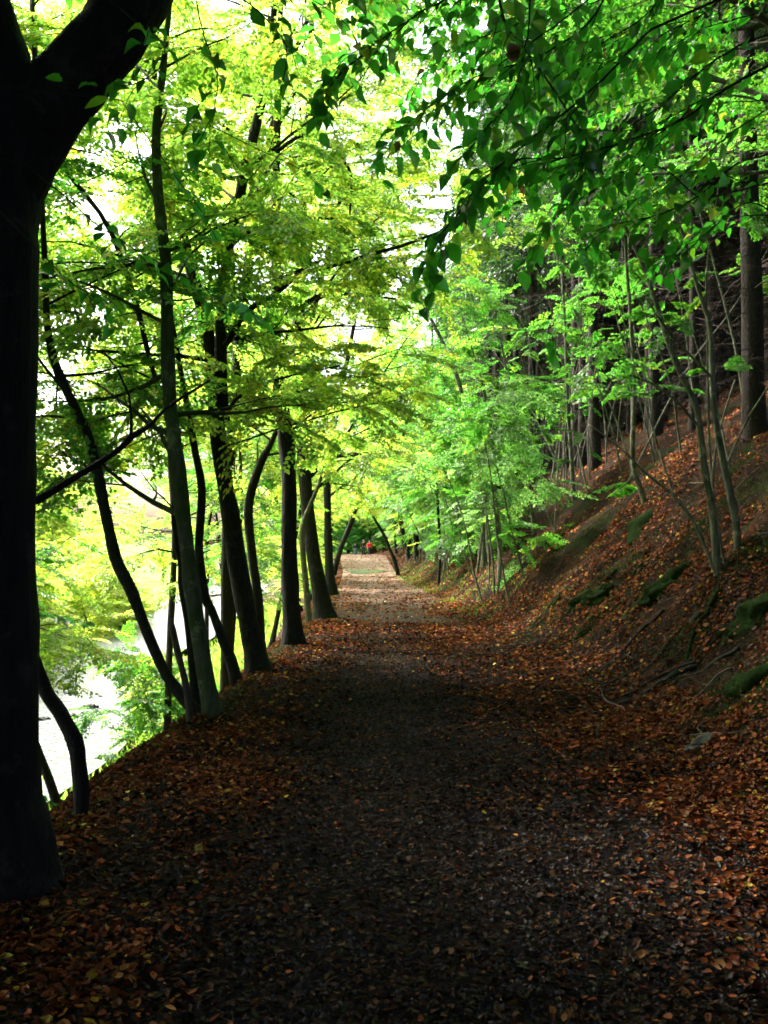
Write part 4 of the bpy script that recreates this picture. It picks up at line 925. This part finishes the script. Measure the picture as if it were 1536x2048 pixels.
# exposed roots running down the bank
for i, (px, py) in enumerate(((1440, 1180), (1330, 1230), (1235, 1150), (1480, 1300), (1180, 1260), (1390, 1330), (1290, 1130), (1500, 1200), (1120, 1200), (1400, 1230))):
    p = hit(px, py); L = rk.uniform(.7, 1.7); tb = Tubes()
    for j in range(rk.randint(1, 4)):
        dx = -L*rk.uniform(.5, 1); dy = rk.normal(0, .45); pts = []
        for q in np.linspace(0, 1, 12):
            xx = p[0]+dx*q; yy = p[1]+dy*q+.09*math.sin(q*6+i+j); pts.append([xx, yy, float(H(xx, yy))+.02*(1-q)+.012*math.sin(q*9+j)])
        tb.add(pts, np.linspace(rk.uniform(.02, .04), .006, 12), 6, .4, i+j)
    tag(tb.build('exposed_root', M_bark_dark if i % 2 else M_moss), 'exposed root running down the steep bank', 'root', 'exposed roots on the steep bank')
# fallen twigs and small roots on the bank
TG = 'dead twigs lying on the bank and path edge'
for i in range(46):
    y = rk.uniform(3.6, 20); s_o = rk.uniform(-.6, 3.4); x = XR(y)+s_o
    if x > .43*y: continue
    L = rk.uniform(.25, 1.1); az = rk.rand()*6.28; pts = []
    for q in np.linspace(0, 1, 7):
        xx = x+math.cos(az)*L*(q-.5)+.05*math.sin(q*5+i); yy = y+math.sin(az)*L*(q-.5); pts.append([xx, yy, float(H(xx, yy))+.025+.02*math.sin(q*3.1)])
    tb = Tubes(); tb.add(pts, np.linspace(rk.uniform(.006, .012), .003, 7), 5, .2, i)
    f = np.array(pts[3]); tb.add([f, f+np.array([rk.normal(0, .1), rk.normal(0, .1), .08])], [.004, .002], 4)
    tag(tb.build('dead_twig', M_deadtwig if i % 3 else M_wood), 'thin dead twig lying on the leafy bank', 'twig', TG)
for i in range(26):
    y = rk.uniform(19, 52); x = XL(y)-10.3-2.6*float(sstep(15, 60, y))+rk.uniform(-4.6, 3.8); q = rk.uniform(.12, .42)
    q *= .6; o_ = rock('stream_stone', (x, y, WATER_Z+.2), (q*1.4, q, q*.55), M_rock, 'grey wet stone breaking the surface of the stream', 'stone', 'stones in the stream'); o_.rotation_euler = (0, 0, i*1.3)
for i, (y, o_) in enumerate(((22.5, 3.6), (27, 4.2))):
    solo_tree('bank_shrub', 980+i, XL(y)-o_, y, rk.uniform(2.2, 3.6), .02, ['green', 'yellowgreen'][i % 2], M_bark_dark, 9, 1.3, .2, 1, .07, .8, 'small leafy shrub low on the left bank before the stream', 'shrub', 'small shrubs low on the left bank', twigs=True)
# moss and grass tufts on the path's left lip and the bank
def tufts(name, pts, hgt, label, col, n=40, spread=.12):
    P = []; 
    for (x, y) in pts:
        q = rk.normal(0, spread, (n, 2)); X = x+q[:, 0]; Y = y+q[:, 1]; P.append(np.stack([X, Y, H(X, Y)-.01], -1))
    P = np.concatenate(P); n_ = len(P); A = np.array([0, 0, 1.0])[None]+rk.normal(0, .45, (n_, 3)); A /= np.linalg.norm(A, axis=1)[:, None]
    L = hgt*rk.uniform(.5, 1.3, n_); V, T, kk = leaves_arrays(P, A, rk.normal(0, 1, (n_, 3)), L, L*.09, 2)
    c = np.repeat(np.array([col])*rk.uniform(.5, 1.5, (n_, 1)), kk, 0)
    tag(link(name, mesh_tris(name, V, T, [M_leaf], None, c)), label, 'grass', kind='stuff')
yy = rk.uniform(5, 40, 420); tufts('grass', [(XL(v)-rk.uniform(-.05, .5), v) for v in yy], .055, 'short dark grass along the left lip of the path', (.02, .045, .008), 34, .13)
yy = rk.uniform(20, 60, 260); tufts('grass', [(XR(v)+rk.uniform(-.1, 1.5), v) for v in yy[:150]], .11, 'low green plants at the foot of the right bank', (.06, .12, .02), 30, .2)
yy = rk.uniform(6, 24, 420); tufts('moss', [(XR(v)+.9+3.2*np.clip(.5+1.6*float(fbm(np.array([v*.8]), np.array([3.0]))[0])+rk.normal(0, .12), 0, 1), v) for v in yy], .045, 'short moss and grass patches on the steep bank', (.02, .045, .008), 60, .15)
yy = rk.uniform(16, 90, 900); tufts('grass', [(XL(v)-rk.uniform(4.3, 7.5), v) for v in yy], .35, 'bright weeds along the stream', (.16, .26, .05), 14, .5)

# puddle on the far path
mw, n, o = new_mat('puddle_water'); pr = N(n, 'ShaderNodeBsdfPrincipled', i_Roughness=.22); pr.inputs['Specular IOR Level'].default_value = .3; pr.inputs['Base Color'].default_value = (.03, .032, .045, 1); n.links.new(pr.outputs[0], o.inputs[0])
pc = at(728, 1138, 60); a = np.linspace(0, 2*math.pi, 40, endpoint=False); zz = float(np.max(H(pc[0]+np.linspace(-1, 1, 9), 60+0*np.linspace(-1, 1, 9))))+.012
V = [[pc[0], 60, zz]]+[[pc[0]+1.25*math.cos(t)*(1+.25*math.sin(3*t+1)), 60+4.6*math.sin(t)*(1+.2*math.sin(2*t)), zz] for t in a]
T = [[0, 1+i, 1+(i+1) % 40] for i in range(40)]
tag(link('puddle', mesh_tris('puddle', np.array(V), np.array(T), [mw])), 'grey blue puddle on the far path', kind='structure')

# ------------------------------------------------------------------ walkers
M_skin = plain('skin', (.42, .26, .19), .6, 40, .1)
def person(px, Y, h, jacket, trousers, label, stride, rz, hair=(.03, .02, .015)):
    p = at(px, 1100, Y); base = np.array([p[0], Y, float(H(p[0], Y))]); root = empty('person', base, label, 'person', 'walkers on the far path')
    root.rotation_euler = (0, 0, rz); s = h/1.75
    def skin(name, verts, edges, rad, mat, rootv=0, lv=2):
        me = bpy.data.meshes.new(name); me.from_pydata([tuple(np.array(v)*s) for v in verts], edges, []); me.materials.append(mat)
        o = link(name, me, root); md = o.modifiers.new('skin', 'SKIN')
        for i, r in enumerate(rad): me.skin_vertices[0].data[i].radius = (r[0]*s, r[1]*s) if isinstance(r, tuple) else (r*s, r*s)
        me.skin_vertices[0].data[rootv].use_root = True; md.use_smooth_shade = True
        ss = o.modifiers.new('sub', 'SUBSURF'); ss.levels = lv; ss.render_levels = lv; return o
    a, b_ = stride, -stride
    V = [(0, 0, .95), (0, 0, 1.18), (0, 0, 1.42), (0, 0, 1.5), (0, -.01, 1.57), (0, -.02, 1.65), (0, -.01, 1.72),
         (.19, 0, 1.40), (.25, .03+a*.2, 1.14), (.25, -.08+a*.4, .90), (.25, -.11+a*.45, .80), (-.19, 0, 1.40), (-.25, .03+b_*.2, 1.14), (-.25, -.08+b_*.4, .90), (-.25, -.11+b_*.45, .80),
         (.09, 0, .90), (.10, -b_*.35-.03, .50), (.10, -b_*.55+.03, .09), (.10, -b_*.55-.12, .04), (-.09, 0, .90), (-.10, -a*.35-.03, .50), (-.10, -a*.55+.03, .09), (-.10, -a*.55-.12, .04)]
    E = [(0, 1), (1, 2), (2, 3), (3, 4), (4, 5), (5, 6), (2, 7), (7, 8), (8, 9), (9, 10), (2, 11), (11, 12), (12, 13), (13, 14), (0, 15), (15, 16), (16, 17), (17, 18), (0, 19), (19, 20), (20, 21), (21, 22)]
    r = [(.14, .10), (.13, .10), (.14, .09), .055, .075, .095, .07, .06, .045, .032, .035, .06, .045, .032, .035, .085, .055, .04, .04, .085, .055, .04, .04]
    skin('body', V, E, r, M_skin)
    J = [V[i] for i in (0, 1, 2, 3, 7, 8, 9, 11, 12, 13)]; JE = [(0, 1), (1, 2), (2, 3), (2, 4), (4, 5), (5, 6), (2, 7), (7, 8), (8, 9)]
    skin('jacket', J, JE, [(.185, .135), (.175, .13), (.175, .12), .085, .085, .065, .05, .085, .065, .05], jacket)
    Tt = [V[i] for i in (0, 15, 16, 17, 19, 20, 21)]; TE = [(0, 1), (1, 2), (2, 3), (0, 4), (4, 5), (5, 6)]
    skin('trousers', Tt, TE, [(.16, .12), .105, .08, .065, .105, .08, .065], trousers)
    skin('hair', [(0, .03, 1.63), (0, .02, 1.70), (0, 0, 1.745)], [(0, 1), (1, 2)], [.09, .1, .07], plain('hair', hair, .8))
    for sg, st_ in ((1, b_), (-1, a)):
        skin('shoe', [(sg*.10, -st_*.55+.05, .05), (sg*.10, -st_*.55-.16, .035)], [(0, 1)], [.055, .045], plain('shoe', (.02, .02, .02), .7), lv=1)
person(739, 108, 1.72, plain('red_jacket', (.62, .012, .02), .6), plain('dark_trousers', (.015, .015, .02)), 'walker in a bright red jacket and dark trousers on the far path', .32, .1)
person(727, 110, 1.82, plain('black_coat', (.012, .012, .018), .6), plain('black_trousers', (.012, .012, .015)), 'walker dressed all in black between the other two', -.28, -.05)
person(710, 113, 1.50, plain('navy_jacket', (.014, .018, .035), .6), plain('pale_jeans', (.16, .2, .3)), 'smaller walker in a dark jacket and pale blue jeans at the left', .25, 0)
